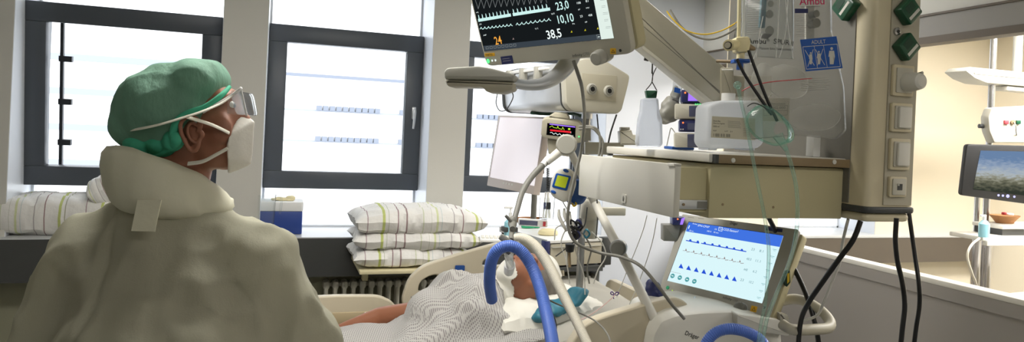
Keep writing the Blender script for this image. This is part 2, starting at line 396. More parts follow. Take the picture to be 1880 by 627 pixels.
# piers between the windows: room side face plus bright splayed reveals
def pier(x0, x1, m='wall'):
    return MB(m).bb((x0+.002, YF, 0 if m == 'jamb_lit_pier' else LZ), (x1-.002, 4.3, ZC), m).bb((x0, YF+.004, LZ), (x0+.002, 4.3, ZC), 'jamb_lit_pier').bb((x1-.002, YF+.004, LZ), (x1, 4.3, ZC), 'jamb_lit_pier')
for i, (a, b, m) in enumerate([(-2.4, -1.24, 'wall'), (-.31, -.085, 'wall'), (.81, 1.03, 'wall'), (1.93, XR+.04, 'jamb_lit_pier'), (2.65, 3.27, 'warmwall'), (4.12, 5.2, 'warmwall')]):  # right-hand room pier: strong daylight put into its colour, brighter than the other piers
    struct('wall_pier' if i == 0 else 'wall_pier', pier(a, b, m))
wins = [(-1.24, -.31), (-.085, .81), (1.03, 1.93), (3.27, 4.12)]
for i, (a, b) in enumerate(wins):
    f = MB('wframe')
    f.bb((a, 4.30, LZ), (b, 4.345, LZ+.012)); f.bb((a, 4.30, 2.335), (b, 4.345, ZC))
    f.bb((a, 4.30, LZ), (a+.012, 4.345, ZC)); f.bb((b-.012, 4.30, LZ), (b, 4.345, ZC))
    f.bb((a, 4.29, 1.13), (b, 4.345, 1.16), 'sash'); f.bb((a, 4.29, 2.05), (b, 4.345, 2.08), 'sash')
    f.bb((a+.01, 4.30, 1.15), (a+.05, 4.34, 2.06), 'sash'); f.bb((b-.05, 4.30, 1.15), (b-.01, 4.34, 2.06), 'sash')
    fo = f.build('window_%d' % (i+1), kind='structure')
    g = MB('glass').bb((a, 4.318, LZ+.012), (b, 4.322, 1.14)).bb((a, 4.318, 2.07), (b, 4.322, 2.34)); g.build('fixed_pane', fo)
    # the opening sash
    M = Matrix.Translation(((a+b)/2, 4.24, 1.13))
    if i == 0: M = Matrix.Translation(((a+b)/2-.01, 4.215, 1.13)) @ Matrix.Rotation(math.radians(6), 4, 'X')
    W = (b-a)/2-.002; H = .94; t = .10
    s = MB('sash')
    for q, (x0, z0, x1, z1) in enumerate([(-W, 0, W, t), (-W, H-t, W, H), (-W, t, -W+t, H-t), (W-t, t, W, H-t)]):
        s.bb((x0, -.035, z0), (x1, .035, z1), bev=.004, M=M)
    s.bb((-W+t-.012, -.02, t-.012), (W-t+.012, -.008, t), 'wframe', M=M); s.bb((W-t, -.02, t), (W-t+.008, .0, H-t), 'wframe', M=M)
    so = s.build('sash', fo)
    MB('glass').bb((-W+t, .003, t), (W-t, .007, H-t), M=M).build('pane', so)
    if i == 1:
        h = MB('silver').box((W-.045, -.042, .47), (.026, .012, .075), bev=.005, M=M).cyl((W-.045, -.045, .49), (W-.045, -.075, .49), .008, M=M)
        h.tube([(W-.045, -.072, .495), (W-.045, -.078, .47), (W-.047, -.076, .42), (W-.05, -.074, .375)], [.010, .011, .010, .008], M=M, flat=.7)
        h.build('window_handle', so)
    if i == 0:   # stay rods and fittings seen through the tilted sash
        k = MB('sash_in').bb((-W+.14, .05, t-.03), (-W+.155, .075, H-.02), M=M)
        for z in (.215, .43, .655, .86): k.box((-W+.165, .06, z), (.06, .03, .03), M=M)
        k.build('hinge_fitting', so)
# partition to the next room
def seg(name, m, z0, z1, x0=XR, x1=XR+.1, y0=-2.2, y1=YF, mm=None): return struct(name, MB(m).bb((x0, y0, z0), (x1, y1, z1)))
seg('wall_right', 'partition', 0, .955, x0=XR+.008)
MB('sill').bb((XR-.002, -2.2, .958), (XR+.07, YF, .98), bev=.002).bb((XR+.0, -2.2, .905), (XR+.008, YF, .958), 'partition').build('trim_3', kind='structure')
seg('wall_header', 'header', 1.995, 2.085, x0=XR)
MB('strip').bb((XR-.003, -2.2, 1.965), (XR+.07, YF, 1.995)).bb((XR-.008, -2.2, 2.083), (XR+.0, YF, 2.092)).build('trim_4', kind='structure')
seg('wall_upper', 'ceil', 2.092, ZC, x0=XR+.01)
wp = MB('strip').bb((XR+.03, -2.2, .978), (XR+.06, -2.15, 1.97)).build('window_5', kind='structure')
MB('glass_in').bb((XR+.042, -2.15, .978), (XR+.048, YF, 1.97)).build('pane', wp)
struct('wall_far_right', MB('warmwall').bb((5.2, -2.2, 0), (5.3, 4.3, ZC)))
struct('wall_panel', MB('warmwall').bb((XR+.102, YF+.1, 0), (5.2, YF+.13, LZ-.19)))
# facade seen faintly through the windows
fb = MB('facade').bb((-14, 13, -6), (16, 14, 9))
for z in (.71, 1.29, 1.87, 2.42): fb.bb((-14, 12.9, z-.05), (-.2, 13, z+.05), 'facade_pale')
for z in (1.26, 1.81):
    for k in range(80):
        if k % 13 > 2: fb.bb((.25+k*.115, 12.9, z-.035), (.34+k*.115, 13, z+.045), 'facade_band')
    fb.bb((0, 12.95, z-.06), (10, 13, z-.035), 'facade_pale')
fb.bb((0, 12.9, 2.36), (10, 13, 2.41), 'facade_band')
tag(fb.build('apartment_building'), 'pale facade with grey bands seen faintly through the windows', 'building')
# radiator under the ledge
r = thing('radiator', 'white column radiator below the dark window ledge', 'radiator', (1.0, 4.03, .08))
for k in range(34):
    x = .28+k*.05
    m = MB('radiator')
    for dy in (-.03, .03): m.cyl((x, 4.03+dy, .12), (x, 4.03+dy, .60), .011, seg=8)
    m.box((x, 4.03, .61), (.04, .085, .05), bev=.018).box((x, 4.03, .11), (.04, .085, .05), bev=.018).build('radiator_section', r)
MB('radiator').cyl((.26, 4.03, .61), (1.95, 4.03, .61), .012).cyl((.26, 4.03, .11), (1.95, 4.03, .11), .012).box((.5, 4.045, .06), (.03, .06, .12)).box((1.7, 4.045, .06), (.03, .06, .12)).build('header_pipe', r)
# ------------------------------------------------------------------ pillows and things on the ledge
def pillow(c, size, seed, m='stripes', rz=0, sag=.0, parent=None, pinch=.33, ns=.012):
    tb = bmesh.new(); n, k = 44, 30; w, d, h = size; grid = {}
    for side in (1, -1):
        for i in range(n+1):
            for j in range(k+1):
                u, v = -1+2*i/n, -1+2*j/k
                e = max(0, (1-abs(u)**3.2))*max(0, (1-abs(v)**3.0)); z = h/2*e**pinch*side
                x = u*w/2*(1-.06*(1-abs(v))*abs(u)); y = v*d/2*(1-.05*(1-abs(u)))
                q = V((u*2+seed, v*1.6, side*.6)); wr = noise.noise(q*1.3)*.012+(rdg(q, 2.2)-.5)*.010
                if abs(u) > .999 or abs(v) > .999:
                    key = (i, j)
                    if key not in grid: grid[key] = tb.verts.new((x+noise.noise(q*3)*ns, y+noise.noise(q*3.3)*ns, noise.noise(q*2)*.008))
                    grid[(side, i, j)] = grid[key]
                else: grid[(side, i, j)] = tb.verts.new((x, y, z+wr*side*min(1, e*3)-sag*u*u))
        for i in range(n):
            for j in range(k):
                f = [grid[(side, i, j)], grid[(side, i+1, j)], grid[(side, i+1, j+1)], grid[(side, i, j+1)]]
                tb.faces.new(f if side > 0 else f[::-1])
    return MB(m).add(tb, m, Matrix.Translation(c) @ Matrix.Rotation(math.radians(rz), 4, 'Z'))
A = PY(655, 487, 3.60); B = PY(872, 482, 3.60); zb = A.z
bd = MB('board').bb((A.x, 3.46, zb-.018), (B.x-.02, 3.89, zb), bev=.003).bb((A.x+.06, 3.84, zb-.13), (A.x+.09, 3.89, zb-.018), 'board').bb((B.x-.14, 3.84, zb-.13), (B.x-.11, 3.89, zb-.018), 'board')
tag(bd.build('shelf_board'), 'cream board below the ledge carrying three stacked pillows', 'shelf')
pc = V(((A.x+B.x)/2-.015, 3.68, zb))
for i, (dz, h, wd, sd, lab, rz, dx) in enumerate([
    (.052, .108, .62, 1.3, 'striped pillow at the bottom of the stack on the cream board', 1, -.02),
    (.140, .108, .66, 4.1, 'striped pillow in the middle of the stack on the cream board', -2, 0.0),
    (.236, .145, .68, 7.7, 'plump striped pillow on top of the stack on the cream board', 1, .01)]):
    o = pillow(pc+V((dx, 0, dz)), (wd, .42, h), sd, 'stripes', rz, sag=.012 if i == 2 else 0).build('pillow'); tag(o, lab, 'pillow', 'striped pillows')
PL = PY(95, 430, 4.05)
o = pillow(V((PL.x+.03, 4.10, LZ+.095)), (.60, .34, .21), 2.2, 'stripes2', 0, pinch=.33).build('pillow'); tag(o, 'striped pillow lying on the ledge at the left window', 'pillow', 'striped pillows')
o = pillow(V((PL.x+.30, 4.08, LZ+.185)), (.26, .26, .15), 9.2, 'stripes2', 12, pinch=.4).build('pillow')
o.rotation_euler = (0, math.radians(-24), 0); o.location.z = LZ+.165; tag(o, 'crumpled striped pillow end behind the green cap, on the left pillow', 'pillow', 'striped pillows')
a = PY(468, 432, 4.0); b = PY(556, 388, 4.0)
bx = thing('cool_box', 'blue box with a white lid on the window ledge', 'box', ((a.x+b.x)/2, 4.08, LZ))
MB('boxblue').prism(rr(b.x-a.x, .17, .012, (a.x+b.x)/2, 4.09), LZ+.001, b.z, bev=.004).build('body', bx)
MB('white').prism(rr(b.x-a.x+.006, .176, .014, (a.x+b.x)/2, 4.09), b.z, b.z+.052, bev=.006).build('lid', bx)
g = organic([('e', V(((a.x+b.x)/2+.0, 4.08, b.z+.060)), (.05, .03, .011)), ('e', V(((a.x+b.x)/2+.055, 4.07, b.z+.067)), (.026, .02, .016)), ('e', V(((a.x+b.x)/2+.035, 4.06, b.z+.059)), (.04, .012, .008))], .004, 3, lambda p, n: noise.noise(p*40)*.006)
tag(MB('cream').add(g, 'cream').build('rubber_glove'), 'crumpled cream glove lying on the white box lid', 'glove')
p = PY(487, 405, 3.965); zt = PY(487, 357, 3.965).z
j = thing('measuring_jug', 'clear plastic jug standing in front of the blue box', 'jug', (p.x, 3.975, LZ))
MB('clearpl').lathe([(.038, .001), (.044, .006), (.05, zt-LZ), (.047, zt-LZ), (.041, .008), (.0, .006)], (p.x, 3.975, LZ)).build('body', j)
MB('clearpl').tube([(p.x+.045, 3.97, zt-.005), (p.x+.075, 3.96, zt-.008), (p.x+.078, 3.96, zt-.05), (p.x+.074, 3.96, zt-.095), (p.x+.068, 3.96, zt-.1)], .006).build('handle', j)
p = PY(690, 395, 4.15); t = PY(690, 371, 4.15).z
bo = thing('spray_bottle', 'small white bottle with pink label behind the pillow stack', 'bottle', (p.x, 4.15, LZ))
MB('white').lathe([(.02, .0), (.022, .01), (.022, t-LZ-.06), (.012, t-LZ-.035)], (p.x, 4.15, LZ)).bb((p.x-.018, 4.126, t-.10), (p.x+.018, 4.13, t-.07), 'pink').build('body', bo)
MB('white').cyl((p.x, 4.15, t-.036), (p.x, 4.15, t), .014).build('cap', bo)
# ================================================================== THE NEXT ROOM
def nb(x, y, Y): return PY(x, y, Y)
nm = FR(PY(1838, 318, 2.72), (.97, -.24, 0), (0, 0, 1))
t = thing('patient_monitor', 'dark monitor with a landscape picture behind the glass wall', 'monitor', PY(1838, 318, 2.72)-V((0, 0, .2)))
def npoly(pts): return pixpoly(nm, pts)
pts = npoly([(1776, 264), (1916, 268), (1916, 378), (1765, 358)])
MB('black').prism(rnd([V(q) for q in pts], .02), -.03, 0, M=nm, bev=.004).build('housing', t)
sc_ = npoly([(1800, 276), (1930, 279), (1930, 364), (1786, 347)])
m = bpy.data.materials.new('landscape'); m.use_nodes = True; nt = m.node_tree; N = nt.nodes; L = nt.links; N.clear()
tc = N.new('ShaderNodeTexCoord'); sp = N.new('ShaderNodeSeparateXYZ'); nz = N.new('ShaderNodeTexNoise'); nz.inputs['Scale'].default_value = 30; nz.inputs['Detail'].default_value = 8
mp = N.new('ShaderNodeMapping'); mp.inputs['Scale'].default_value = (1, 1, 3); ad = N.new('ShaderNodeMath'); ad.operation = 'MULTIPLY_ADD'; ad.inputs[1].default_value = .45
cr = N.new('ShaderNodeValToRGB'); e = cr.color_ramp.elements; e[0].position = .25; e[0].color = (*srgb((60, 66, 56)), 1); e[1].position = .95; e[1].color = (*srgb((120, 150, 190)), 1)
for p_, c_ in ((.42, (120, 120, 100)), (.52, (168, 168, 150)), (.62, (196, 206, 212)), (.8, (160, 180, 208))): q = e.new(p_); q.color = (*srgb(c_), 1)
em = N.new('ShaderNodeEmission'); om = N.new('ShaderNodeOutputMaterial'); em.inputs[1].default_value = .75
su = N.new('ShaderNodeMath'); su.operation = 'SUBTRACT'; su.inputs[1].default_value = .10
L.new(tc.outputs['Generated'], sp.inputs[0]); L.new(tc.outputs['Object'], mp.inputs[0]); L.new(mp.outputs[0], nz.inputs[0]); L.new(nz.outputs[0], ad.inputs[0]); L.new(sp.outputs['Z'], ad.inputs[2]); L.new(ad.outputs[0], su.inputs[0]); L.new(su.outputs[0], cr.inputs[0]); L.new(cr.outputs[0], em.inputs[0]); L.new(em.outputs[0], om.inputs[0]); MATS['landscape'] = m
MB('landscape').flat(sc_, .0015, 'landscape', nm).build('screen', t)
for x in (1833, 1841, 1850, 1862): q = npoly([(x, 358+(x-1833)*.09)])[0]; MB('led_blue').cyl((q[0], q[1], 0), (q[0], q[1], .002), .006 if x != 1850 else .009, M=nm, m='led_blue').build('indicator_light', t)
pt = PY(1846, 300, 2.85); sx = pt.x
t = thing('equipment_stand', 'steel pole stand with a supply head behind the glass wall', 'stand', (sx, 2.95, 0))
MB('steel').cyl((sx, 2.95, .05), (sx, 2.95, 2.2), .018).cyl((sx-.05, 2.97, .05), (sx-.05, 2.97, 1.3), .014).lathe([(.2, 0), (.2, .03), (.03, .06)], (sx, 2.95, 0), 'white').build('pole', t)
hm = FR(PY(1868, 228, 2.78), (.95, -.3, 0), (0, 0, 1))
hp = pixpoly(hm, [(1822, 197), (1900, 193), (1900, 262), (1826, 262), (1817, 240), (1815, 215)])
hd = MB('beige').prism(rnd([V(q) for q in hp], .012), -.07, 0, M=hm, bev=.008)
for x, c in ((1846, 'pink'), (1868, 'green')): q = pixpoly(hm, [(x, 224)])[0]; hd.box((q[0], q[1], .006), (.025, .022, .012), c, .003, M=hm)
q = pixpoly(hm, [(1858, 224)])[0]; hd.cyl((q[0], q[1], 0), (q[0], q[1], .012), .012, m='brown', M=hm).tube([(q[0], q[1], .012), (q[0]+.0, q[1]-.02, .03), (q[0]+.01, q[1]-.05, .02), (q[0]+.03, q[1]-.07, .0)], .003, 'hosegrey', M=hm)
hd.build('supply_head', t)
dm = pixpoly(hm, [(1812, 231)])[0]; MB('darkgrey').cyl((dm[0]-.01, dm[1], -.05), (dm[0]+.03, dm[1], -.05), .012, M=hm).build('knob', t)
a = PY(1795, 436, 2.75); b = PY(1900, 448, 2.75)
tz = (PY(1800, 432, 2.75).z)
cw = thing('equipment_cart', 'white shelf trolley behind the glass wall', 'trolley', (a.x+.3, 2.8, 0))
MB('offwhite').bb((a.x, 2.72, tz-.025), (a.x+.6, 2.92, tz), bev=.006).bb((a.x+.17, 2.74, tz+.035), (a.x+.6, 2.92, tz+.055), bev=.005).bb((a.x+.02, 2.71, tz-.05), (a.x+.6, 2.74, tz-.02), bev=.004).build('shelf', cw)
MB('steel').cyl((a.x+.17, 2.88, .03), (a.x+.17, 2.88, tz), .018).cyl((a.x+.28, 2.9, .03), (a.x+.28, 2.9, tz), .018).bb((a.x+.05, 2.78, .03), (a.x+.5, 3.05, .06)).build('column', cw)
MB('darkgrey').bb((a.x+.18, 2.75, tz), (a.x+.55, 2.91, tz+.035)).build('drawer', cw)
tag(MB('hosewhite').tube([PY(1798, 437, 2.70), PY(1783, 450, 2.68), PY(1776, 470, 2.68), PY(1784, 500, 2.7), PY(1794, 530, 2.75), PY(1800, 600, 2.8)], .006).build('cable'), 'white cable looping down from the shelf behind the glass', 'cable')
p = PY(1806, 434, 2.70)
sb = thing('soap_bottle', 'blue soap bottle beside the shelf behind the glass wall', 'bottle', (p.x, 2.7, tz-.005))
MB('soap').lathe([(.024, 0), (.026, .01), (.026, .07), (.012, .088)], (p.x, 2.7, tz)).build('body', sb)
MB('white').cyl((p.x, 2.7, tz+.086), (p.x, 2.7, tz+.11), .008).bb((p.x-.03, 2.694, tz+.108), (p.x+.008, 2.706, tz+.118), bev=.003).build('pump', sb)
p = PY(1844, 411, 2.85)
bw = MB('cardboard').lathe([(.05, .0), (.085, .045), (.088, .045), (.086, .04), (.05, .006)], (p.x, 2.85, tz+.055), sx=1.05, sy=.7); tag(bw.build('kidney_bowl'), 'brown cardboard bowl on the shelf behind the glass wall', 'bowl')
tag(MB('teal').box((p.x+.03, 2.85, tz+.105), (.05, .03, .012), bev=.004, m='white').box((p.x-.02, 2.84, tz+.11), (.02, .02, .015), 'pink', .004).build('syringe_packet'), 'white and red packet lying in the brown bowl', 'packet')
# bed next door
a = PZ(1800, 548, .80)
nbt = thing('hospital_bed', 'beige bed end with white sheet behind the glass wall', 'bed', (a.x+.6, 2.3, 0))
q0 = PY(1812, 540, 2.5)
MB('bedbeige').prism(rnd([(q0.x, .55), (q0.x+.02, q0.z), (q0.x+.7, q0.z+.03), (q0.x+.7, .55)], .04), 0, .04, M=FR((0, 2.5, 0), (1, 0, 0), (0, 0, 1)), bev=.01).bb((q0.x+.1, 1.6, .3), (q0.x+.6, 2.5, .5), bev=.02).bb((q0.x+.15, 1.7, 0), (q0.x+.2, 1.75, .3)).bb((q0.x+.5, 2.3, 0), (q0.x+.55, 2.35, .3)).build('frame', nbt)
MB('sheet').bb((q0.x+.10, 1.5, .5), (q0.x+.9, 2.44, q0.z-.02), bev=.04).build('mattress', nbt)
# lamp rail next door
LP = PY(1774, 130, 2.9)
la = MB('lampgrey').prism(rnd([(0, 0), (.07, -.035), (.16, -.055), (.95, -.055), (.95, .025), (.03, .025)], .01), -.14, 0, M=FR(LP, (1, 0, 0), (0, 0, 1)), bev=.006).cyl((LP.x+.6, 3.05, LP.z), (LP.x+.6, 3.05, ZC), .025)
la.bb((LP.x+.06, 2.895, LP.z-.012), (LP.x+.95, 2.9, LP.z-.004), 'greyplastic').bb((LP.x+.35, 2.92, LP.z-.085), (LP.x+.8, 3.0, LP.z-.06), 'offwhite', .005)
tag(la.build('overhead_lamp'), 'long white lamp unit hanging behind the glass wall', 'lamp')
# ================================================================== THE BED AND THE PATIENT
bed = thing('hospital_bed', 'beige hospital bed with raised side rails, the patient lying on it', 'bed', (.2, 2.42, 0))
MB('bedbeige2').bb((-1.0, 2.05, .40), (1.35, 2.80, .48), bev=.02).bb((-.9, 2.2, .14), (1.2, 2.65, .22), bev=.02).bb((-.55, 2.35, .2), (-.45, 2.5, .42)).bb((.85, 2.35, .2), (.95, 2.5, .42)).build('frame', bed)
for x in (-.8, 1.05):
    for y in (2.18, 2.68): MB('darkgrey').cyl((x, y-.02, .06), (x, y+.02, .06), .06).bb((x-.02, y-.015, .06), (x+.02, y+.015, .16)).build('castor', bed)
def mtop(x): return .70+.15*min(1, max(0, (x-.1)/.9))
rg = []
for k in range(25):
    x = -.95+k*(2.28)/24; z = mtop(x); e = .03 if 0 < k < 24 else .06
    sec = rnd([(2.04, .48+ (0 if x < .2 else .0)), (2.82, .48), (2.82, z), (2.04, z)], .05, 5)
    rg.append([(x, a, b) for a, b in sec])
MB('sheet').loft(rg).build('mattress', bed)
# loose bottom sheet at the head end
tb = bmesh.new(); n, k = 60, 46; g = []
for i in range(n+1):
    x = .35+i*.98/n; row = []
    for j in range(k+1):
        y = 2.0+j*.86/k; q = V((x, y, 0)); edge = min(1, max(0, (y-2.0)/.06), max(0, (2.86-y)/.06)) if False else min(1, min((y-2.0)/.05, (2.86-y)/.05, (1.33-x)/.05+.0))
        z = mtop(x)+.012+.03*max(0, min(1, (x-.8)/.3))+rdg(q, 3.3)*.012+noise.noise(q*11)*.006-.07*(1-max(0, edge))**2
        row.append(tb.verts.new((x, y, z)))
    g.append(row)
for i in range(n):
    for j in range(k): tb.faces.new((g[i][j], g[i+1][j], g[i+1][j+1], g[i][j+1]))
r_ = bmesh.ops.solidify(tb, geom=tb.faces[:], thickness=.006)
so = MB('sheet').add(tb, 'sheet').build('bed_sheet'); tag(so, 'wrinkled white sheet under the patient at the head end', 'sheet')
def rail(name, Yp, outline, holes, th, parent, m='bedbeige', rim=.03):
    M = FR((0, Yp, 0), (1, 0, 0), (0, 0, 1))
    P = rnd([V((p.x, p.z)) for p in (PY(x, y, Yp) for x, y in outline)], rim, 5)
    tb = bmesh.new(); c = bpy.data.curves.new('c', 'CURVE'); c.dimensions = '2D'; c.fill_mode = 'BOTH'; c.extrude = th/2; c.bevel_depth = .006; c.bevel_resolution = 2
    H = [rnd([V((p.x, p.z)) for p in (PY(x, y, Yp) for x, y in h)], .022, 5) for h in holes]
    for poly in [P]+H:
        s = c.splines.new('POLY'); s.points.add(len(poly)-1); s.use_cyclic_u = True
        for q, pp in zip(s.points, poly): q.co = (pp[0], pp[1], 0, 1)
    o = bpy.data.objects.new('c', c); COL.objects.link(o); bpy.context.view_layer.update(); me = bpy.data.meshes.new_from_object(o); bpy.data.objects.remove(o); tb.from_mesh(me); bpy.data.meshes.remove(me)
    return MB(m).add(tb, m, M).build(name, parent)
rail('side_rail', 2.93, [(738, 552), (752, 510), (776, 488), (840, 467), (905, 449), (960, 436), (1010, 440), (1030, 470), (1035, 560), (1000, 590), (760, 590)],
     [[(762, 535), (768, 513), (790, 500), (810, 500), (812, 530), (800, 541)], [(880, 488), (884, 474), (925, 462), (960, 462), (958, 484), (900, 490)]], .024, bed)
rail('side_rail', 2.93, [(560, 546), (620, 543), (694, 543), (722, 556), (735, 590), (735, 640), (560, 640)], [[(600, 640), (600, 563), (690, 560), (712, 580), (715, 640)]] and [], .024, bed)
q = PY(655, 585, 2.91); MB('bedbeige2').box((q.x, 2.912, q.z), (.2, .012, .06), bev=.01).build('rail_panel', bed)
rail('side_rail', 1.93, [(1040, 640), (1068, 596), (1100, 582), (1180, 558), (1235, 545), (1255, 555), (1262, 580), (1250, 680), (1040, 680)], [[(1078, 640), (1092, 612), (1128, 606), (1122, 640)]] and [], .028, bed)
# headboard seen behind the ventilator
hb = MB('bedbeige').prism(rnd([V((2.0, .45)), V((2.06, .885)), V((2.80, .885)), V((2.86, .45))], .06), 0, .035, M=FR((1.40, 0, 0), (0, 1, 0), (0, 0, 1)), bev=.01); hb.build('headboard', bed)
q = PY(840, 508, 2.90); cl = MB('deepblue')
cl.prism(rnd([(-.02, -.05), (.035, -.055), (.028, -.01), (.03, .05), (-.012, .05)], .005), 0, .008, M=FR((q.x, 2.905, q.z), (1, 0, 0), (0, 0, 1))).prism([(-.014, .012), (.02, .014), (.018, .032), (-.012, .03)], .008, .010, 'wirewhite', M=FR((q.x, 2.905, q.z), (1, 0, 0), (0, 0, 1)))
cl.build('release_latch', bed, label='blue release latch')
# patient: one continuous body
hc = PY(966, 512, 2.40)
Zb = lambda x: mtop(x)
pat = thing('person', 'patient lying in the bed in a dotted gown with breathing tubes', 'person', (.3, 2.42, .7))
def P3(x, y, z): return V((x, y, z))
neck = P3(.76, 2.42, .915)
bl = [('e', hc+V((.02, 0, .0)), (.105, .078, .092), Euler((0, -.35, 0)).to_matrix()),
      ('e', hc+V((-.045, -.012, .022)), (.062, .058, .062)), ('e', hc+V((-.085, -.015, .018)), (.026, .026, .022)),
      ('c', hc+V((-.02, 0, -.03)), neck, .05, .058),
      ('c', hc+V((-.035, -.014, .078)), hc+V((-.008, -.012, .102)), .010, .007),
      ('e', hc+V((-.036, -.016, .098)), (.014, .015, .012)), ('e', hc+V((.012, -.015, .08)), (.02, .05, .018)),
      ('e', hc+V((-.058, -.016, .078)), (.011, .024, .012)),
      ('e', hc+V((.012, -.082, -.002)), (.028, .010, .019)), ('e', hc+V((.012, .080, -.002)), (.028, .010, .019)),
      ('c', neck, P3(.64, 2.27, .87), .06, .068), ('c', neck, P3(.66, 2.57, .87), .06, .068),
      ('e', P3(.63, 2.42, .845), (.17, .185, .092)), ('e', P3(.36, 2.42, .742), (.24, .165, .050)), ('e', P3(.0, 2.42, .735), (.16, .17, .056)),
      ('c', P3(-.05, 2.33, .735), P3(-.42, 2.31, .735), .06, .05), ('c', P3(-.42, 2.31, .735), P3(-.70, 2.30, .725), .05, .036),
      ('c', P3(-.05, 2.52, .735), P3(-.42, 2.54, .735), .06, .05), ('c', P3(-.42, 2.54, .735), P3(-.70, 2.55, .725), .05, .036),
      ('c', P3(-.70, 2.30, .725), P3(-.74, 2.29, .765), .034, .022), ('c', P3(-.70, 2.55, .725), P3(-.74, 2.56, .765), .034, .022)]
# bare arm on the far side
sh = PY(752, 577, 2.60); el = PY(700, 583, 2.66); wr_ = PY(632, 604, 2.68); hd_ = PY(600, 616, 2.69)
bl += [('c', P3(.66, 2.57, .87), sh, .06, .046), ('c', sh, el, .048, .044), ('c', el, wr_, .044, .028), ('c', wr_, hd_, .027, .028)]
ax = (hd_-wr_).normalized(); sd = ax.cross(V((0, 0, 1))).normalized()
for k, (o, l) in enumerate(((-.028, .06), (-.010, .072), (.009, .068), (.026, .052))):
    k0 = hd_+sd*o; k1 = k0+ax*l*.6+V((0, 0, -.004)); k2 = k0+ax*l+V((0, 0, -.02)); bl += [('c', k0, k1, .0095, .009), ('c', k1, k2, .009, .0075)]
bl += [('c', hd_-ax*.02-sd*.02, hd_-sd*.05+ax*.015, .013, .010), ('c', hd_-sd*.05+ax*.015, hd_-sd*.055+ax*.045, .010, .008)]
# other arm lies along the near side under the gown
bl += [('c', P3(.66, 2.27, .86), P3(.42, 2.20, .765), .055, .045), ('c', P3(.42, 2.20, .765), P3(.12, 2.20, .75), .042, .028), ('c', P3(.12, 2.20, .75), P3(.05, 2.20, .745), .028, .024)]
for o, l in ((-.024, .06), (-.008, .07), (.008, .066), (.024, .05)): bl += [('c', P3(.05, 2.20+o, .745), P3(.05-l, 2.20+o*1.2, .735), .0095, .008)]
bl += [('c', P3(.09, 2.22, .745), P3(.05, 2.255, .74), .012, .009)]
body = organic(bl, .0065, 5)
from mathutils.bvhtree import BVHTree
bvh = BVHTree.FromBMesh(body); headbm = body.copy()
MB('skin2').add(body, 'skin2').build('body', pat, label='tanned bare arm and face', smooth=180)
ey = MB('lip').tube([hc+V((-.064, -.034, .082)), hc+V((-.066, -.016, .088)), hc+V((-.064, .004, .082))], .005).tube([hc+V((-.070, -.034, .078)), hc+V((-.073, -.016, .084)), hc+V((-.070, .004, .078))], .005); ey.build('lips', pat)
ey = MB('hair')
for s in (-1, 1): ey.tube([hc+V((.006, -.015+s*.020, .095)), hc+V((.004, -.015+s*.032, .095)), hc+V((.006, -.015+s*.045, .086))], .0035)
ey.build('eyelids', pat)
hr = organic([('e', hc+V((.045, .005, -.004)), (.092, .086, .095), Euler((0, -.35, 0)).to_matrix())], .007, 2, lambda p, n: noise.noise(p*60)*.004)
hr2 = MB('hair').add(hr, 'hair'); hr2.build('hair', pat, smooth=180)
# gown: heightfield over chest and belly, down over the sides
def bump(x, y):
    c = 2.42; w_ = .235 if x > .05 else .22; t = abs(y-c)/w_
    prof = max(0, 1-t**2.6)**.6 if t < 1 else 0
    hx = .15*math.exp(-((x-.63)/.14)**2)+.03*math.exp(-((x-.15)/.35)**2)
    return prof*min(.155, hx*1.05)
tb = bmesh.new(); nI, nJ = 120, 90; g = []
for i in range(nI+1):
    x = -.62+i*1.45/nI; row = []
    for j in range(nJ+1):
        y0 = 2.03; y1 = 2.80; y = y0+(y1-y0)*j/nJ
        xx = x+ .07*math.sin(j*.11)*max(0, (x-.5))
        q = V((xx, y, 0)); b_ = bump(xx, y)
        sleeve = .10*math.exp(-((y-2.60)/.065)**2)*max(0, min(1, (xx-.40)/.08))*max(0, min(1, (.76-xx)/.06))
        wr = (rdg(V((xx*1.0+y*.8, y*1.8-xx*.8, 0)), 2.6)-.5)*.030+(rdg(V((xx*2+5, y*2.4, 0)), 3.4)-.5)*.018+noise.noise(q*16)*.006
        z = mtop(xx)+.020+.015*max(0, min(1, (xx-.3)/.2))+max(b_, sleeve*.8)+wr*(.6+b_*5)
        z = max(z, mtop(xx)+.012)
        top_ = 0
        for ox, oy in ((0, 0), (.016, 0), (-.016, 0), (0, .016), (0, -.016)):
            hit = bvh.ray_cast(V((xx+ox, y+oy, 1.3)), V((0, 0, -1)))
            if hit[0]: top_ = max(top_, hit[0].z)
        z = max(z, top_+.014+wr*.3)
        row.append(tb.verts.new((xx, y, z)))
    g.append(row)
def keep(i, j):
    v = g[i][j].co
    if v.x < .49+(v.y-2.6)*.3 and v.y > 2.53+.02*math.sin(v.x*20): return False   # open where the bare arm comes out
    if (V((v.x-hc.x, v.y-hc.y)).length < .13): return False
    return True
for i in range(nI):
    for j in range(nJ):
        if keep(i, j) and keep(i+1, j+1): tb.faces.new((g[i][j], g[i+1][j], g[i+1][j+1], g[i][j+1]))
for v in [v for v in tb.verts if not v.link_faces]: tb.verts.remove(v)
bmesh.ops.solidify(tb, geom=tb.faces[:], thickness=.005)
MB('dots').add(tb, 'dots').build('gown', pat, label='white gown with a grey dot pattern', smooth=180)
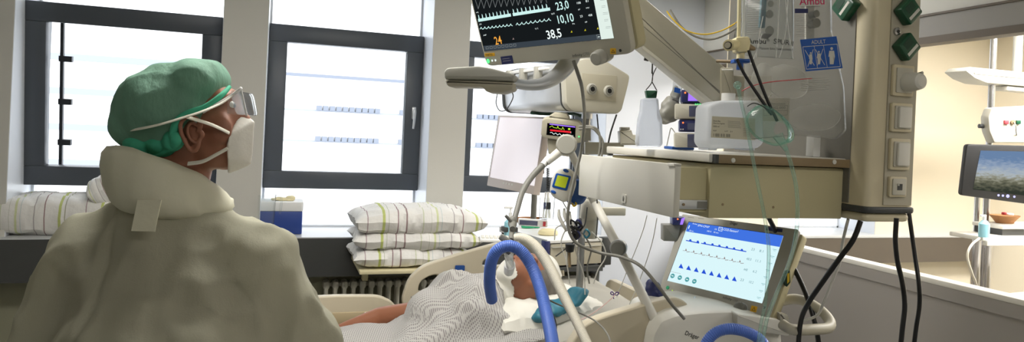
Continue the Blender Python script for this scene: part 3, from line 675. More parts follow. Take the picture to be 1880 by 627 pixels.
# pillow and head cloths
o = pillow(V((hc.x+.06, 2.44, hc.z-.115)), (.44, .56, .13), 3.3, 'sheet', 0, ns=.004).build('pillow'); tag(o, "plain white pillow under the patient's head", 'pillow')
cp = organic([('e', PD(1046, 552, 2.42), (.085, .05, .022), Euler((0, -.5, .2)).to_matrix()), ('e', PD(1010, 568, 2.36), (.07, .05, .02), Euler((0, -.35, .1)).to_matrix())], .006, 4, lambda p, n: noise.noise(p*25)*.016)
tag(MB('teal').add(cp, 'teal').build('head_cloth'), "teal cloth tucked beside the patient's head on the pillow", 'cloth')
def shell(test, off, name, mname, label):
    b2 = headbm.copy(); bmesh.ops.subdivide_edges(b2, edges=[e for e in b2.edges if (e.verts[0].co-hc).length < .2], cuts=1, use_grid_fill=True); b2.normal_update()
    dl = [f for f in b2.faces if not test(f.calc_center_median()-hc)]; bmesh.ops.delete(b2, geom=dl, context='FACES')
    for v, nn in [(v, v.normal.copy()) for v in b2.verts]: v.co += nn*(off+(rdg(v.co, 14)-.4)*.007+noise.noise(v.co*40)*.002)
    bmesh.ops.solidify(b2, geom=b2.faces[:], thickness=.003); tag(MB(mname).add(b2, mname).build(name, smooth=180), *label)
shell(lambda r: r.length < .15+noise.noise(r*30)*.02 and r.x < -.066+noise.noise(r*25)*.02 and r.z > -.08, .008, 'face_dressing', 'maskw', ("white gauze dressing around the patient's mouth, chin and throat", 'dressing'))
shell(lambda r: r.length < .2 and r.x > .066+noise.noise(r*25)*.02 and r.z > -.03, .009, 'head_towel', 'maskw', ("white towel wrapped over the top of the patient's head", 'towel'))
# fingers of airway fixation: tape and tube
at = MB('cleartube').tube([hc+V((-.075, -.02, .078)), hc+V((-.10, -.05, .11)), PD(938, 462, 2.12)], .008)
tag(at.build('airway_tube'), "clear airway tube from the patient's mouth to the hose clamp", 'tube')
q = PD(850, 540, 2.62); pk = MB('bagpl2')
pts = [(810, 527), (818, 519), (832, 523), (852, 538), (868, 546), (860, 549), (836, 540)]
Mq = camfr(838, 533, 2.50, pitch=-35); pk.prism(pixpoly(Mq, pts), 0, .006, M=Mq, bev=.002)
tag(pk.build('plastic_wrapper'), "clear plastic wrapper lying on the patient's gown below the far rail", 'wrapper')
# ================================================================== THE MEDIC
DN = 1.42
def n(x, y, o=0): return PD(x, y, DN+o)
px = S(DN)
med = thing('person', 'standing medic in a pale gown, green cap, mask and safety glasses', 'person', V((n(320, 500).x, n(320, 500).y, 0)))
def ez(p, r, roll=0): # ellipsoid with radii (image x, depth, image y)
    M3 = Matrix((R0, F, U0)).transposed() @ Matrix.Rotation(math.radians(roll), 3, 'Y')
    return ('e', p, r, M3)
hb = []
hb += [ez(n(332, 199), (.098, .074, .086), 0), ez(n(385, 225), (.070, .062, .085)), ez(n(392, 268), (.052, .050, .048)), ez(n(412, 296), (.022, .024, .018)),
       ez(n(418, 185), (.022, .048, .028)), ('c', n(434, 196), n(452, 222), .009, .013), ez(n(440, 256), (.012, .026, .016)),
       ez(n(400, 236, -.046), (.030, .014, .034)), ('c', n(345, 250), n(318, 350, .01), .062, .068)]
# ear
ec = n(350, 244, -.078)
earb = [ez(n(352, 246, -.074), (.019, .006, .028), -8), ez(n(357, 272, -.078), (.009, .006, .009))]
er = spline([n(367, 256, -.080), n(362, 272, -.083), n(351, 277, -.086), n(341, 262, -.090), (n(333, 244, -.094)), n(332, 226, -.095), n(344, 214, -.093), n(360, 217, -.088), n(369, 229, -.083), n(364, 240, -.080)], 5)
for a_, b_ in zip(er, er[1:]): earb.append(('c', a_, b_, .0042, .0042))
er = spline([n(362, 230, -.083), n(350, 226, -.087), n(344, 240, -.088), n(350, 256, -.086), n(360, 262, -.082)], 4)
for a_, b_ in zip(er, er[1:]): earb.append(('c', a_, b_, .0032, .0032))
earb.append(ez(n(371, 247, -.079), (.005, .005, .008)))
# trunk, arms, legs
hb += [ez(n(318, 490), (.14, .085, .12)), ez(n(320, 600), (.16, .10, .2)), ('c', n(318, 400), n(210, 490), .040, .045), ('c', n(318, 400), n(430, 490), .040, .045)]
Ls, Le, Lw = n(180, 480), n(118, 650, -.02), n(190, 790, .22); Rs, Re, Rw = n(462, 478), n(545, 660, .05), n(520, 760, .30)
for a_, b_, c_ in ((Ls, Le, Lw), (Rs, Re, Rw)):
    hb += [('c', a_, b_, .044, .038), ('c', b_, c_, .040, .028)]
    ax = (c_-b_).normalized(); pm = c_+ax*.06; sd = ax.cross(U0).normalized(); hb += [('h', [c_+sd*.025+U0*.01, c_-sd*.025+U0*.01, c_+sd*.022-U0*.012, c_-sd*.022-U0*.012, pm+sd*.04+U0*.012, pm-sd*.04+U0*.012, pm+sd*.04-U0*.01, pm-sd*.04-U0*.01])]
    for o_, l_ in ((-.031, .06), (-.011, .072), (.010, .068), (.031, .054)):
        k0 = pm+sd*o_; k1 = k0+ax*l_*.55-U0*.008; k2 = k1+ax*l_*.4-U0*.02; hb += [('c', k0, k1, .009, .0088), ('c', k1, k2, .0088, .0075)]
    hb += [('c', c_+ax*.015-sd*.02, c_+ax*.05-sd*.055, .013, .010), ('c', c_+ax*.05-sd*.055, c_+ax*.08-sd*.06, .010, .008)]
fx, fy = n(320, 600).x, n(320, 600).y
for s in (-1, 1):
    h_ = V((fx, fy, .90))+R0*.09*s; kn = V((fx, fy, .49))+R0*.10*s; an = V((fx, fy, .09))+R0*.11*s-F*.02; hb += [('c', h_, kn, .085, .058), ('c', kn, an, .058, .036), ('c', an-U0*.03, an+F*.16-U0*.045, .04, .03)]
hb += [('c', n(320, 640), V((fx, fy, .92)), .14, .15)]
body = organic(hb, .0062, 4)
MB('skin').add(body, 'skin').build('body', med, smooth=180)
MB('skin').add(organic(earb, .0022, 3), 'skin').build('ear', med, smooth=180)
for o_ in (-.031, .031):
    e_ = MB('eyewhite').sph(n(423, 193, o_*.72), .0095, seg=16).sph(n(423, 193, o_*.72)+R0*.0066, .0048, 'ink', seg=12); e_.build('eye', med)
# gown
def capd(a_, b_, r0, r1): return ('c', a_, b_, r0, r1)
gb = [ez(n(322, 620), (.245, .155, .30)), ez(n(318, 460), (.17, .125, .120)), capd(n(296, 408), n(168, 490), .050, .100), capd(n(168, 490), n(112, 645, -.02), .100, .090), capd(n(112, 645, -.02), n(185, 790, .20), .088, .06),
      capd(n(352, 408), n(472, 484), .052, .098), capd(n(468, 482), n(552, 650, .04), .096, .09), capd(n(552, 650, .04), n(520, 750, .28), .088, .06),
      capd(n(322, 680), V((fx, fy, .55)), .24, .27)]
def gd(p, nn):
    q = p-V((fx, fy, 0)); u = q.dot(R0); d = q.dot(F); z = q.z
    fold = (rdg(V((u*1.0+.3*z, d, z*.33)), 5.5)-.5)*.016+(rdg(V((u+1.7, d*1.2, z*.5-u*.4)), 9.0)-.5)*.016+(rdg(V((u*.8+z*.5, d, z*.8-u*.5)), 14)-.5)*.007+noise.noise(V((u, d, z))*4)*.008
    seam = -.006*math.exp(-((u+.085+.0*z)/.006)**2) if d < 0 and z < 1.36 else 0
    return fold*min(1, max(.25, (1.42-z)/.1))+seam
gn = organic(gb, .0085, 10, gd)
MB('gown').add(gn, 'gown').build('gown', med, smooth=180)
q = n(268, 396, -.144)
tgM = FR(q, R0*1+U0*.06, U0*.9+F*.35)
# collar: thick cowl standing round the neck
rings = []
def ring(cx_, cy_, rx, rd, dz, lean, o=0.0, sgn=1):
    c = n(cx_, cy_, o); out = []
    for k in range(56):
        a_ = 2*math.pi*k/56; ca, sa = math.cos(a_), math.sin(a_)
        p = c+R0*(rx*ca)+F*(rd*sa)+U0*(-lean*ca*rx-sa*dz)
        w_ = noise.noise(V((ca*2.2+cy_*.01, sa*2.2, cx_*.01)))*.010+(rdg(V((ca*1.5, sa*1.5, cy_*.012)), 1.8)-.5)*.008
        out.append(p+R0*w_*ca+F*w_*sa+U0*noise.noise(V((ca*1.6+4, sa*1.6, 2)))*.007)
    return out
rings = [ring(322, 392, .085, .085, 0, .08), ring(322, 382, .104, .110, 0, .08), ring(321, 374, .112, .120, 0, .08), ring(313, 352, .119, .128, 0, .15), ring(307, 334, .118, .127, .024, .20), ring(304, 321, .112, .118, .040, .23),
         ring(304, 313, .103, .108, .046, .24), ring(306, 318, .093, .095, .040, .22), ring(311, 338, .090, .088, .01, .15), ring(316, 376, .084, .072, 0, .1)]
MB('collar').loft(rings).build('hood_collar', med, label='cream hood folded down as a thick collar', smooth=180)
tg = MB('collar'); a_ = [(-.020, .03), (.024, .03), (.022, -.030), (-.021, -.028)]
tg.prism(a_, 0, .002, M=tgM); 
tg.build('neck_tag', med, label='cream tag below the collar')
# cap
cb = [ez(n(314, 199), (.114, .102, .094), -14), ez(n(366, 158), (.062, .086, .060)), ez(n(392, 154), (.032, .070, .034)), ez(n(268, 226), (.066, .080, .062)), ez(n(262, 258), (.036, .055, .030)), ez(n(312, 250, -.035), (.020, .045, .034), 20)]
def cpd(p, nn):
    q = p-n(315, 192); return (rdg(V((q.dot(R0), q.dot(F), q.z*.6+q.dot(R0)*.5)), 9)-.5)*.007+(rdg(V((q.dot(R0)+3, q.dot(F), q.z)), 16)-.5)*.004+noise.noise(q*14)*.004
cg = organic(cb, .005, 6, cpd)
# trim the cap to its opening: everything ahead of the hairline and above the ear is cut away
MB('capgreen').add(cg, 'capgreen').build('surgical_cap', med, label='green gathered surgical cap', smooth=180)
hm_ = MB('hemgreen')
hm_.tube([n(421, 160, -.03), n(405, 176, -.062), n(378, 196, -.078), (n(345, 208, -.086)), n(326, 222, -.092), n(318, 244, -.088), n(313, 268, -.078), n(290, 282, -.062), n(262, 282, -.045)], [.005, .007, .008, .008, .009, .010, .009, .008, .006], flat=.8)
hm_.tube([n(318, 246, -.088), n(324, 256, -.092), n(318, 268, -.084)], [.008, .012, .007])
hm_.add(organic([ez(n(298, 266, -.050), (.030, .034, .018), 15), ez(n(262, 264, -.036), (.030, .044, .022)), ez(n(318, 258, -.070), (.016, .024, .020))], .004, 4, cpd), 'hemgreen').build('cap_hem', med, smooth=180)
# mask
mp_ = [n(470, 222, 0), n(464, 301, 0), n(441, 207, -.008), n(441, 207, .008), n(419, 318, -.012), n(419, 318, .012), n(421, 246, -.052), n(421, 246, .052), n(416, 264, -.054), n(416, 264, .054), n(418, 292, -.046), n(418, 292, .046)]
mk = organic([('h', mp_)], .004, 3, lambda p, nn: noise.noise(p*30)*.002)
MB('maskw').add(mk, 'maskw').build('face_mask', med, label='white folded respirator mask', smooth=50)
st = MB('strapw')
def strap(pts, w_=.0045): st.tube(pts, w_, flat=.35, seg=10)
strap([n(226, 239, -.048), n(250, 237, -.088), n(290, 229, -.108), n(335, 216, -.108), n(372, 204, -.098), n(408, 188, -.074), n(434, 168, -.052)])
strap([n(342, 214, -.106), n(362, 220, -.094), n(392, 230, -.076), n(421, 244, -.056)])
strap([n(418, 272, -.056), n(396, 284, -.062), n(372, 296, -.066), n(345, 300, -.064)])
st.build('mask_straps', med)
gl = MB('clearpl')
gl.prism(rnd([V((-.058, -.024)), V((.058, -.024)), V((.062, .024)), V((-.062, .024))], .012), 0, .002, M=FR(n(449, 190, .0), F, U0-R0*.28))
gl.prism(rnd([V((-.012, -.020)), V((.022, -.022)), V((.014, .022)), V((-.012, .018))], .004), 0, .002, M=FR(n(430, 190, -.058), R0, U0))
gl.build('glasses_lens', med)
MB('white').tube([n(441, 163, -.055), n(441, 163, -.02), n(442, 162, .02), n(441, 163, .055)], .0032).tube([n(441, 163, -.055), n(424, 176, -.060), n(400, 190, -.075), n(372, 206, -.088)], .0028).tube([n(443, 166, -.052), n(453, 212, -.045)], .002).build('glasses_frame', med, label='clear white-edged safety glasses frame')
# ================================================================== EQUIPMENT
def pr(mb, M, pts, z0, z1, m=None, bev=0, r=0):
    P = pixpoly(M, pts)
    if r: P = rnd([V(p) for p in P], r)
    return mb.prism(P, z0, z1, m, M, bev)
def rc(x0, y0, x1, y1): return [(x0, y0), (x1, y0), (x1, y1), (x0, y1)]
def ptext(mb, M, s, p0, p1, hpx, m, z=.0012, ext=.0002, bold=0):
    a, b, c = [V(q) for q in pixpoly(M, [p0, p1, (p0[0], p0[1]-hpx)])]
    w_ = (b-a).length; x = (b-a).normalized(); y = V((-x.y, x.x)); h = abs((c-a).dot(y))
    t = MB(m); t.text(s, 1, Matrix.Identity(4), m, 0, bold=bold); co = [v.co for v in t.bm.verts]
    if not co: return mb
    x0 = min(v.x for v in co); x1 = max(v.x for v in co); y1 = max(v.y for v in co)
    t.bm.transform(Matrix.Translation((-x0, 0, 0))); sx = w_/(x1-x0); sy = h/y1
    T = Matrix(((x.x*sx, y.x*sy, 0, a.x), (x.y*sx, y.y*sy, 0, a.y), (0, 0, 1, z), (0, 0, 0, 1)))
    return mb.add(t.bm, m, M @ T)
def ribbon(mb, M, pts, wpx, m, z=.0012):
    P = [V(p) for p in pixpoly(M, pts)]; ws = [V(q) for q in pixpoly(M, [pts[0], (pts[0][0], pts[0][1]+wpx)])]; h = (ws[1]-ws[0]).length/2
    tb = bmesh.new()
    for a, b in zip(P, P[1:]):
        d = (b-a); 
        if d.length < 1e-6: continue
        nn = V((-d.y, d.x)).normalized()*h; e = d.normalized()*h*.6
        vs = [tb.verts.new((*(q), z)) for q in (a-e+nn, b+e+nn, b+e-nn, a-e-nn)]; tb.faces.new(vs[::-1])
    return mb.add(tb, m, M)
def pt(x, y, d): return PD(x, y, d)
def cable(name, pts, rpx, m, label, cat='cable', group=None, parent=None, sub=8, **k):
    P = [PD(*p) for p in pts]; d = sum(p[2] for p in pts)/len(pts)
    return MB(m).tube(P, rpx*S(d), sub=sub, **k).build(name, parent, label, cat, group, smooth=60)
# ---------------- large vital signs monitor
MM = FR((.614, 1.628, 1.725), (.457, -.889, .019), (-.329, -.149, .933))
bl_, br_ = [V(p) for p in pixpoly(MM, [(893, 122), (1161, 99)])]
mon = thing('patient_monitor', 'large beige monitor with black screen showing 23,0 and 38,5', 'monitor', MM @ V((0, .12, -.05)))
top = .335; hous = rnd([V(bl_), V(br_), V((br_.x+.004, top)), V((bl_.x-.002, top))], .022, 5)
hb_ = MB('beige').prism(hous, -.022, .0, M=MM, bev=.004)
hb_.prism(rnd([V(bl_)+V((.006, .006)), V(br_)+V((.006, .004)), V((br_.x+.008, top-.006)), V((bl_.x+.004, top-.006))], .02, 5), -.06, -.022, 'tan', MM, bev=.008)
ho = hb_.build('housing', mon)
sc = MB('s_dark'); z1 = .268
sc.prism([(-.215, 0), (.215, 0), (.215, z1), (-.215, z1)], -.001, .0008, 's_dark', MM)
pr(sc, MM, [(1104.3, 72), (1127.3, 69.8), (1085.4, -150), (1062.5, -150)], .0008, .0011, 's_side')
pr(sc, MM, [(887.3, 84), (1103, 62), (1105, 72), (889.7, 94)], .0008, .0010, 's_bar')
zig = []
for k in range(13):
    x = 873+k*10.5; yb = 8-(x-873)*.09; zig += [(x, yb-9), (x+5.5, yb+8)]
ribbon(sc, MM, zig, .8, 's_grey')
def comb(x0, y0, x1, y1, nsp, hh, base):
    for k in range(nsp):
        t = k/nsp; xa = x0+(x1-x0)*t; ya = y0+(y1-y0)*t; w_ = (x1-x0)/nsp
        sc.flat(pixpoly(MM, [(xa+w_*.05, ya-base), (xa-w_*.12, ya-base-hh), (xa+w_*.12, ya-base-hh*.8), (xa+w_*.34, ya-base)]), .0012, 's_wave', MM)
    sc.flat(pixpoly(MM, [(x0, y0), (x1, y1), (x1-1, y1-base), (x0-1, y0-base)]), .0012, 's_wave', MM)
comb(879, 40, 939, 30, 9, 8, 5.5); comb(942.5, 29.5, 1011, 19, 9, 8, 5.5)
def bumps(x0, y0, x1, y1, nb_, h_):
    P = []
    for k in range(nb_):
        t = k/nb_; x = x0+(x1-x0)*t; y = y0+(y1-y0)*t; w_ = (x1-x0)/nb_; P += [(x, y), (x+w_*.3, y-h_*.9), (x+w_*.45, y-h_*.2), (x+w_*.75, y+.3)]
    return P
ribbon(sc, MM, bumps(882, 53, 943, 46, 9, 3.5), 1.3, 's_wave'); ribbon(sc, MM, bumps(948, 45.5, 1014, 36, 8, 4), 1.3, 's_wave')
ptext(sc, MM, '23,0', (1022.5, 19), (1046, 14.5), 15, 's_wave', bold=.012); ptext(sc, MM, '10,10', (1026, 43), (1055, 38.5), 15, 's_wave', bold=.012)
ptext(sc, MM, '38,5', (1006, 71.5), (1032.5, 67), 16, 's_white', bold=.012); ptext(sc, MM, '24', (910.5, 82), (923, 79.5), 15, 's_orange', bold=.012)
for s_, a, b in (('108', (1060, 7.5), (1067, 6.5)), ('81', (1076, 4), (1081, 3.5)), ('23', (1066, 32), (1070.5, 31)), ('408', (1081, 30), (1088, 29)), ('AF', (1062, 19), (1066, 18)), ('SpO2', (1013, 26.5), (1019, 25.5)), ('Tb °C', (983, 54), (989, 53)), ('mmHg', (875, 24), (879, 23)), ('Pa', (1052, 45), (1056, 44)), ('MP', (1075, 42), (1079, 41)), ('AF', (888, 66), (894, 65)), ('ZVD', (881, 46), (885, 45)), ('MV', (1077, 16), (1083, 15))):
    ptext(sc, MM, s_, a, b, 4 if s_ in ('108', '81', '23', '408') else 2.6, 's_white')
for x, y in ((1050, 58), (1075, 55), (1098, 52), (943, 71)): sc.flat(pixpoly(MM, [(x-1.7, y+1.6), (x+1.7, y+1.2), (x, y-2.4)]), .0012, 's_yel' if x != 943 else 's_tan', MM)
for k in range(8):
    x = 895+k*7.2; y = 87.5-k*.72; ribbon(sc, MM, [(x-2.5, y-1.8), (x+2.2, y-2.2), (x+2.6, y+1.8), (x-2.1, y+2.2), (x-2.5, y-1.8)], .6, 's_grey')
ribbon(sc, MM, [(1095.5, 64), (1102.5, 63.3), (1104, 70), (1097, 70.8), (1095.5, 64)], .7, 's_grey'); ribbon(sc, MM, [(1098, 67.5), (1101.5, 67.1)], 1.2, 's_white')
for k, y in enumerate((-14, -2, 11, 23.5, 36, 49)):
    x = 1105+(y-11)*.2; 
    for q in (0, 2.6): ribbon(sc, MM, [(x, y+q), (x+7+(k % 2)*2, y+q-1)], .5, 's_grey')
sc.build('screen', ho)
k_ = MB('greyplastic'); c_ = pixpoly(MM, [(1104, 103)])[0]; k_.lathe([(.0175, 0), (.018, .006), (.0165, .022), (.013, .025)], (c_[0], c_[1], .0), M=MM); k_.build('control_knob', mon)
tb_ = MB('beige'); pr(tb_, MM, [(1092, 99), (1117, 96), (1120, 108), (1112, 116), (1099, 117), (1092, 110)], -.02, .001, 'beige', .003, .006); tb_.build('knob_collar', mon)
st = MB('stickyellow'); pr(st, MM, rc(1120.5, 88.5, 1131, 99), 0, .0006, 'stickyellow'); ribbon(st, MM, [(1123, 96), (1126, 91), (1129, 96), (1123, 96)], .8, 'ink')
st.build('warning_sticker', mon, label='orange sticker'); st = MB('stickyellow'); pr(st, MM, [(889.5, 98), (908, 96.5), (909, 102.5), (890.5, 104)], 0, .0006, 'stickyellow'); ptext(st, MM, 'NET2', (893, 102.5), (905, 101.5), 3.6, 'ink')
st.build('network_sticker', mon, label='yellow sticker'); st = MB('ink'); c_ = pixpoly(MM, [(1139, 92.5)])[0]; st.cyl((c_[0], c_[1], 0), (c_[0], c_[1], .001), .0035, m='ink', M=MM)
st.build('sensor_dot', mon); st = MB('navy'); pr(st, MM, [(919, 104), (940, 101.5), (943, 116), (922, 118.5)], 0, .0006, 'navy'); ribbon(st, MM, [(923, 108), (936, 106.5)], .5, 'wirewhite'); ribbon(st, MM, [(924, 112), (938, 110.5)], .5, 'wirewhite')
st.build('inventory_sticker', mon, label='dark blue sticker'); st = MB('ink'); ptext(st, MM, 'Infinity', (1052, 104.5), (1070, 102), 5, 'ink'); ptext(st, MM, 'C700', (1071.5, 101.8), (1083.5, 100), 5, 'midgrey'); st.build('lettering', mon)
lt = MB('s_green')
for (x, y), q, mm in (((896.5, 112), .0052, 's_green'), ((904, 111), .0025, 's_white'), ((910, 110.5), .0025, 's_white')):
    c_ = pixpoly(MM, [(x, y)])[0]; lt.sph((c_[0], c_[1], .001), (q, q*1.2, .002), mm, MM, 12)
lt.build('indicator_lights', mon)
# support pod and curved arm
hs = thing('monitor_handle', 'grey two-tone grip on a curved arm below the large monitor', 'handle', PD(885, 150, 1.72))
HM = camfr(885, 148, 1.70, yaw=-8)
m = MB('greyplastic'); pr(m, HM, [(821, 134), (827, 127), (882, 123.5), (905, 127), (950, 139), (948, 152), (886, 149), (822, 148)], -.045, .04, 'greyplastic', .008, .008); m.build('upper_shell', hs)
m = MB('beige2'); pr(m, HM, [(822, 149), (886, 150), (948, 153), (945, 166), (925, 172), (898, 170.5), (890, 161), (828, 160.5)], -.042, .037, 'beige2', .006, .006); m.build('lower_shell', hs)
m = MB('silver'); m.tube([PD(940, 152, 1.70), PD(968, 156, 1.72), PD(997, 153, 1.74), PD(1020, 141, 1.76), PD(1038, 122, 1.78), PD(1052, 95, 1.80)], [.013, .015, .017, .020, .024, .026], seg=16, flat=.8); m.build('curved_arm', hs)
# spring arm
AM = camfr(1240, 90, 1.86, yaw=0)
sa = thing('spring_arm', 'thick beige diagonal support arm running from monitor to column', 'arm', PD(1240, 100, 1.9))
m = MB('beige'); pr(m, AM, [(1085, -60), (1135, -50), (1191, 0), (1338, 127), (1340, 188), (1308, 190), (1157, 70), (1072, -10)], -.09, 0, 'beige', .012, .01)
ribbon(m, AM, [(1100, -28), (1150, 22), (1322, 168)], 1.2, 'midgrey', .0006); m.build('arm_cover', sa)
m = MB('beige2'); pr(m, AM, [(1322, 124), (1346, 124), (1350, 190), (1322, 190)], -.085, .006, 'beige2', .006, .006); pr(m, AM, rc(1346, 138, 1420, 176), -.07, -.01, 'beige2', .004); m.build('end_block', sa)
m = MB('white'); pr(m, AM, [(1160, 74), (1168, 73), (1312, 188), (1304, 191)], -.07, .002, 'offwhite', .002); m.build('lower_edge', sa)
# ---------------- gas supply head behind the monitor
En = (-F*.90+R0*.43).normalized(); GM = FR(PD(1098, 160, 2.42), U0.cross(En), U0) 
gp = thing('supply_head', 'grey-beige supply head with two round gas sockets, silver side panel', 'supply unit', PD(1090, 205, 2.5))
pts = [(1037, 134), (1047, 114), (1075, 107), (1108, 108), (1157, 138), (1155, 152), (1142, 203), (1134, 209), (1050, 204), (1040, 192)]
m = MB('beige'); pr(m, GM, pts, -.035, 0, 'beige', .006, .014); m.build('end_cap', gp)
P = pixpoly(GM, pts); cxg = sum(p[0] for p in P)/len(P); cyg = sum(p[1] for p in P)/len(P); P2 = [V((cxg+(p[0]-cxg)*.985, cyg+(p[1]-cyg)*.985)) for p in P]
m = MB('silver').prism(rnd(P2, .014), -.50, -.035, M=GM, bev=.004); m.build('side_panel', gp)
MB('darkgrey').prism(rnd([V((cxg+(p[0]-cxg)*1.0, cyg+(p[1]-cyg)*1.0)) for p in P], .014), -.041, -.035, M=GM).build('edge_seal', gp)
m = MB('darkgrey').prism(rnd([V((cxg+(p[0]-cxg)*1.01, cyg+(p[1]-cyg)*1.01)) for p in P], .016), -.52, -.50, M=GM, bev=.002)
m.build('edge_seal', gp)
m = MB('beige2'); pr(m, GM, [(1068, 134), (1132, 139), (1130, 187), (1066, 180)], 0, .003, 'beige2', .001); m.build('socket_plate', gp)
for x, y in ((1085, 163.5), (1116, 167)):
    c_ = pixpoly(GM, [(x, y)])[0]; m = MB('greyplastic').lathe([(.020, .002), (.020, .008), (.015, .011), (.013, .007), (.0115, .012), (.0105, .012), (.0100, .0)], (c_[0], c_[1], 0), M=GM).cyl((c_[0], c_[1], .002), (c_[0], c_[1], .0125), .0082, m='black', M=GM); m.lathe([(.0155, .0095), (.0155, .0115), (.0145, .0115)], (c_[0], c_[1], 0), 'midgrey', GM); m.build('gas_socket', gp)
# items on silver side: sockets, bracket rail
SMn = (U0.cross(En)*-1).normalized(); sx0 = min(p.x for p in P2)
SM = FR(GM @ V((sx0+.008, cyg, -.29)), -En, U0)
SM = FR(GM @ V((sx0+.004, cyg, -.29)), En, U0)
m = MB('white').box((0, .055, .015), (.36, .012, .02), bev=.003, M=SM)
for x in (-.12, .0, .12): m.box((x, .035, .02), (.02, .06, .03), 'greyplastic', .004, SM)
m.build('equipment_rail', gp)
for x in (.06, .125): MB('offwhite').lathe([(.017, 0), (.017, .008), (.011, .011)], (x, .0, 0), M=SM).cyl((x, 0, .004), (x, 0, .0125), .0065, m='black', M=SM).build('gas_socket', gp)
pp = PD(1078, 208, 2.60); pole = MB('metal').cyl((pp.x, pp.y, 1.57), (pp.x, pp.y, .93), .0135).cyl((pp.x, pp.y, 1.62), (pp.x, pp.y, 1.57), .02, m='silver'); pole.build('pole', gp)
MB('greyplastic').cyl((pp.x+.02, pp.y+.1, 1.68), (pp.x+.02, pp.y+.1, ZC), .05).build('ceiling_tube', gp)
m = MB('darkgreen').tube([PD(975, 207, 2.66), PD(1005, 209, 2.62), PD(1045, 208, 2.55), PD(1065, 212, 2.5)], .006)
tag(m.build('cable'), 'dark green cable running along underneath the supply head', 'cable')
cable('cable', [(1053, 112, 1.70), (1061, 135, 1.72), (1069, 165, 1.78), (1073, 215, 1.95), (1068, 270, 2.05), (1054, 330, 2.05), (1043, 385, 2.05), (1044, 420, 2.05), (1060, 447, 2.05), (1100, 463, 2.05), (1140, 471, 2.0), (1175, 487, 1.95), (1205, 520, 1.92), (1232, 556, 1.92), (1256, 584, 1.95)], 3.1, 'hosegrey', 'long grey cable from the large monitor down to the ventilator')
cable('cable', [(946, 135, 1.95), (938, 160, 1.95), (942, 178, 1.95), (930, 200, 1.95), (918, 203, 1.95), (911, 190, 1.95), (913, 172, 1.9)], 1, 'darkgrey', 'thin black wire looping below the grey grip')
cable('cable', [(1132, 210, 2.4), (1122, 240, 2.4), (1117, 262, 2.4)], 1.6, 'black', 'black cable hanging from the right end of the supply head')
cable('cable', [(1096, 210, 2.5), (1100, 250, 2.45), (1106, 290, 2.45)], 1.3, 'darkgrey', 'dark cable hanging beside the pole under the supply head')
for i, (dx, c, lab) in enumerate(((0, 'hosegrey', 'sage grey cable draped from the small monitor to the pole'), (5, 'hosegrey', 'second sage grey cable curving down past the pole'))):
    cable('cable', [(1064, 232+dx, 2.4), (1085, 232+dx*.5, 2.36), (1098, 240+dx, 2.36), (1102+dx, 262, 2.36), (1098+dx, 295, 2.36)], 2.2, c, lab)
# ---------------- small monitor on the pole
DM = FR(PD(1030, 239, 2.42), (.90, -.43, -.06), (.124, .266, .956)); DM = camfr(1030, 239, 2.42, roll=0, yaw=-6, pitch=8)
dmn = thing('patient_monitor', 'small beige monitor with red and yellow curves on the pole', 'monitor', PD(1030, 262, 2.45))
m = MB('beige2'); pr(m, DM, [(995, 220), (1003, 216), (1062, 223), (1069, 230), (1067, 262), (1060, 263), (998, 253), (993, 248)], -.07, 0, 'beige2', .006, .008); h_ = m.build('housing', dmn)
m = MB('s_black'); pr(m, DM, [(1005, 225.5), (1057, 231), (1056, 253), (1003, 247)], 0, .001, 's_black'); pr(m, DM, [(1009, 226.5), (1056, 231.8), (1056, 233.8), (1009, 228.3)], .001, .0014, 's_purple')
ribbon(m, DM, [(1009, 233), (1014, 230.5), (1016, 233.5), (1023, 235), (1024, 231), (1026, 235.5), (1032, 237), (1033, 233), (1036, 238)], .8, 's_lime', .0014)
pr(m, DM, [(1010, 237), (1048, 240.5), (1048, 244), (1010, 240)], .001, .0014, 's_red'); ribbon(m, DM, [(1010, 243)]+[(1013+k*3.6, 243.5+k*.6+(2 if k % 2 else -1)) for k in range(8)], .9, 's_white', .0014)
pr(m, DM, rc(1043, 235, 1047, 238), .001, .0014, 's_lime'); ptext(m, DM, '98', (1041, 250), (1045, 250.5), 3, 's_white'); ptext(m, DM, '61', (1047, 250.5), (1052, 251), 3.4, 's_white'); ptext(m, DM, '72', (1042, 243.5), (1049, 244.2), 3, 's_white'); m.build('screen', h_)
m = MB('s_green'); c_ = pixpoly(DM, [(1063, 250.5)])[0]; m.sph((c_[0], c_[1], .001), .003, 's_green', DM, 8); m.build('indicator_light', dmn)
m = MB('beige2'); pr(m, DM, [(1004, 256), (1054, 262), (1050, 290), (1006, 284)], -.06, -.015, 'beige2', .005, .006); pr(m, DM, rc(1058, 236, 1085, 262), -.08, -.05, 'greyplastic', .005); m.build('mount_bracket', dmn)
m = MB('offwhite'); pr(m, DM, [(1008, 214), (1018, 208), (1040, 209), (1046, 217), (1046, 222), (1006, 217)], -.06, -.02, 'beige2', .006, .004); m.build('top_latch', dmn)
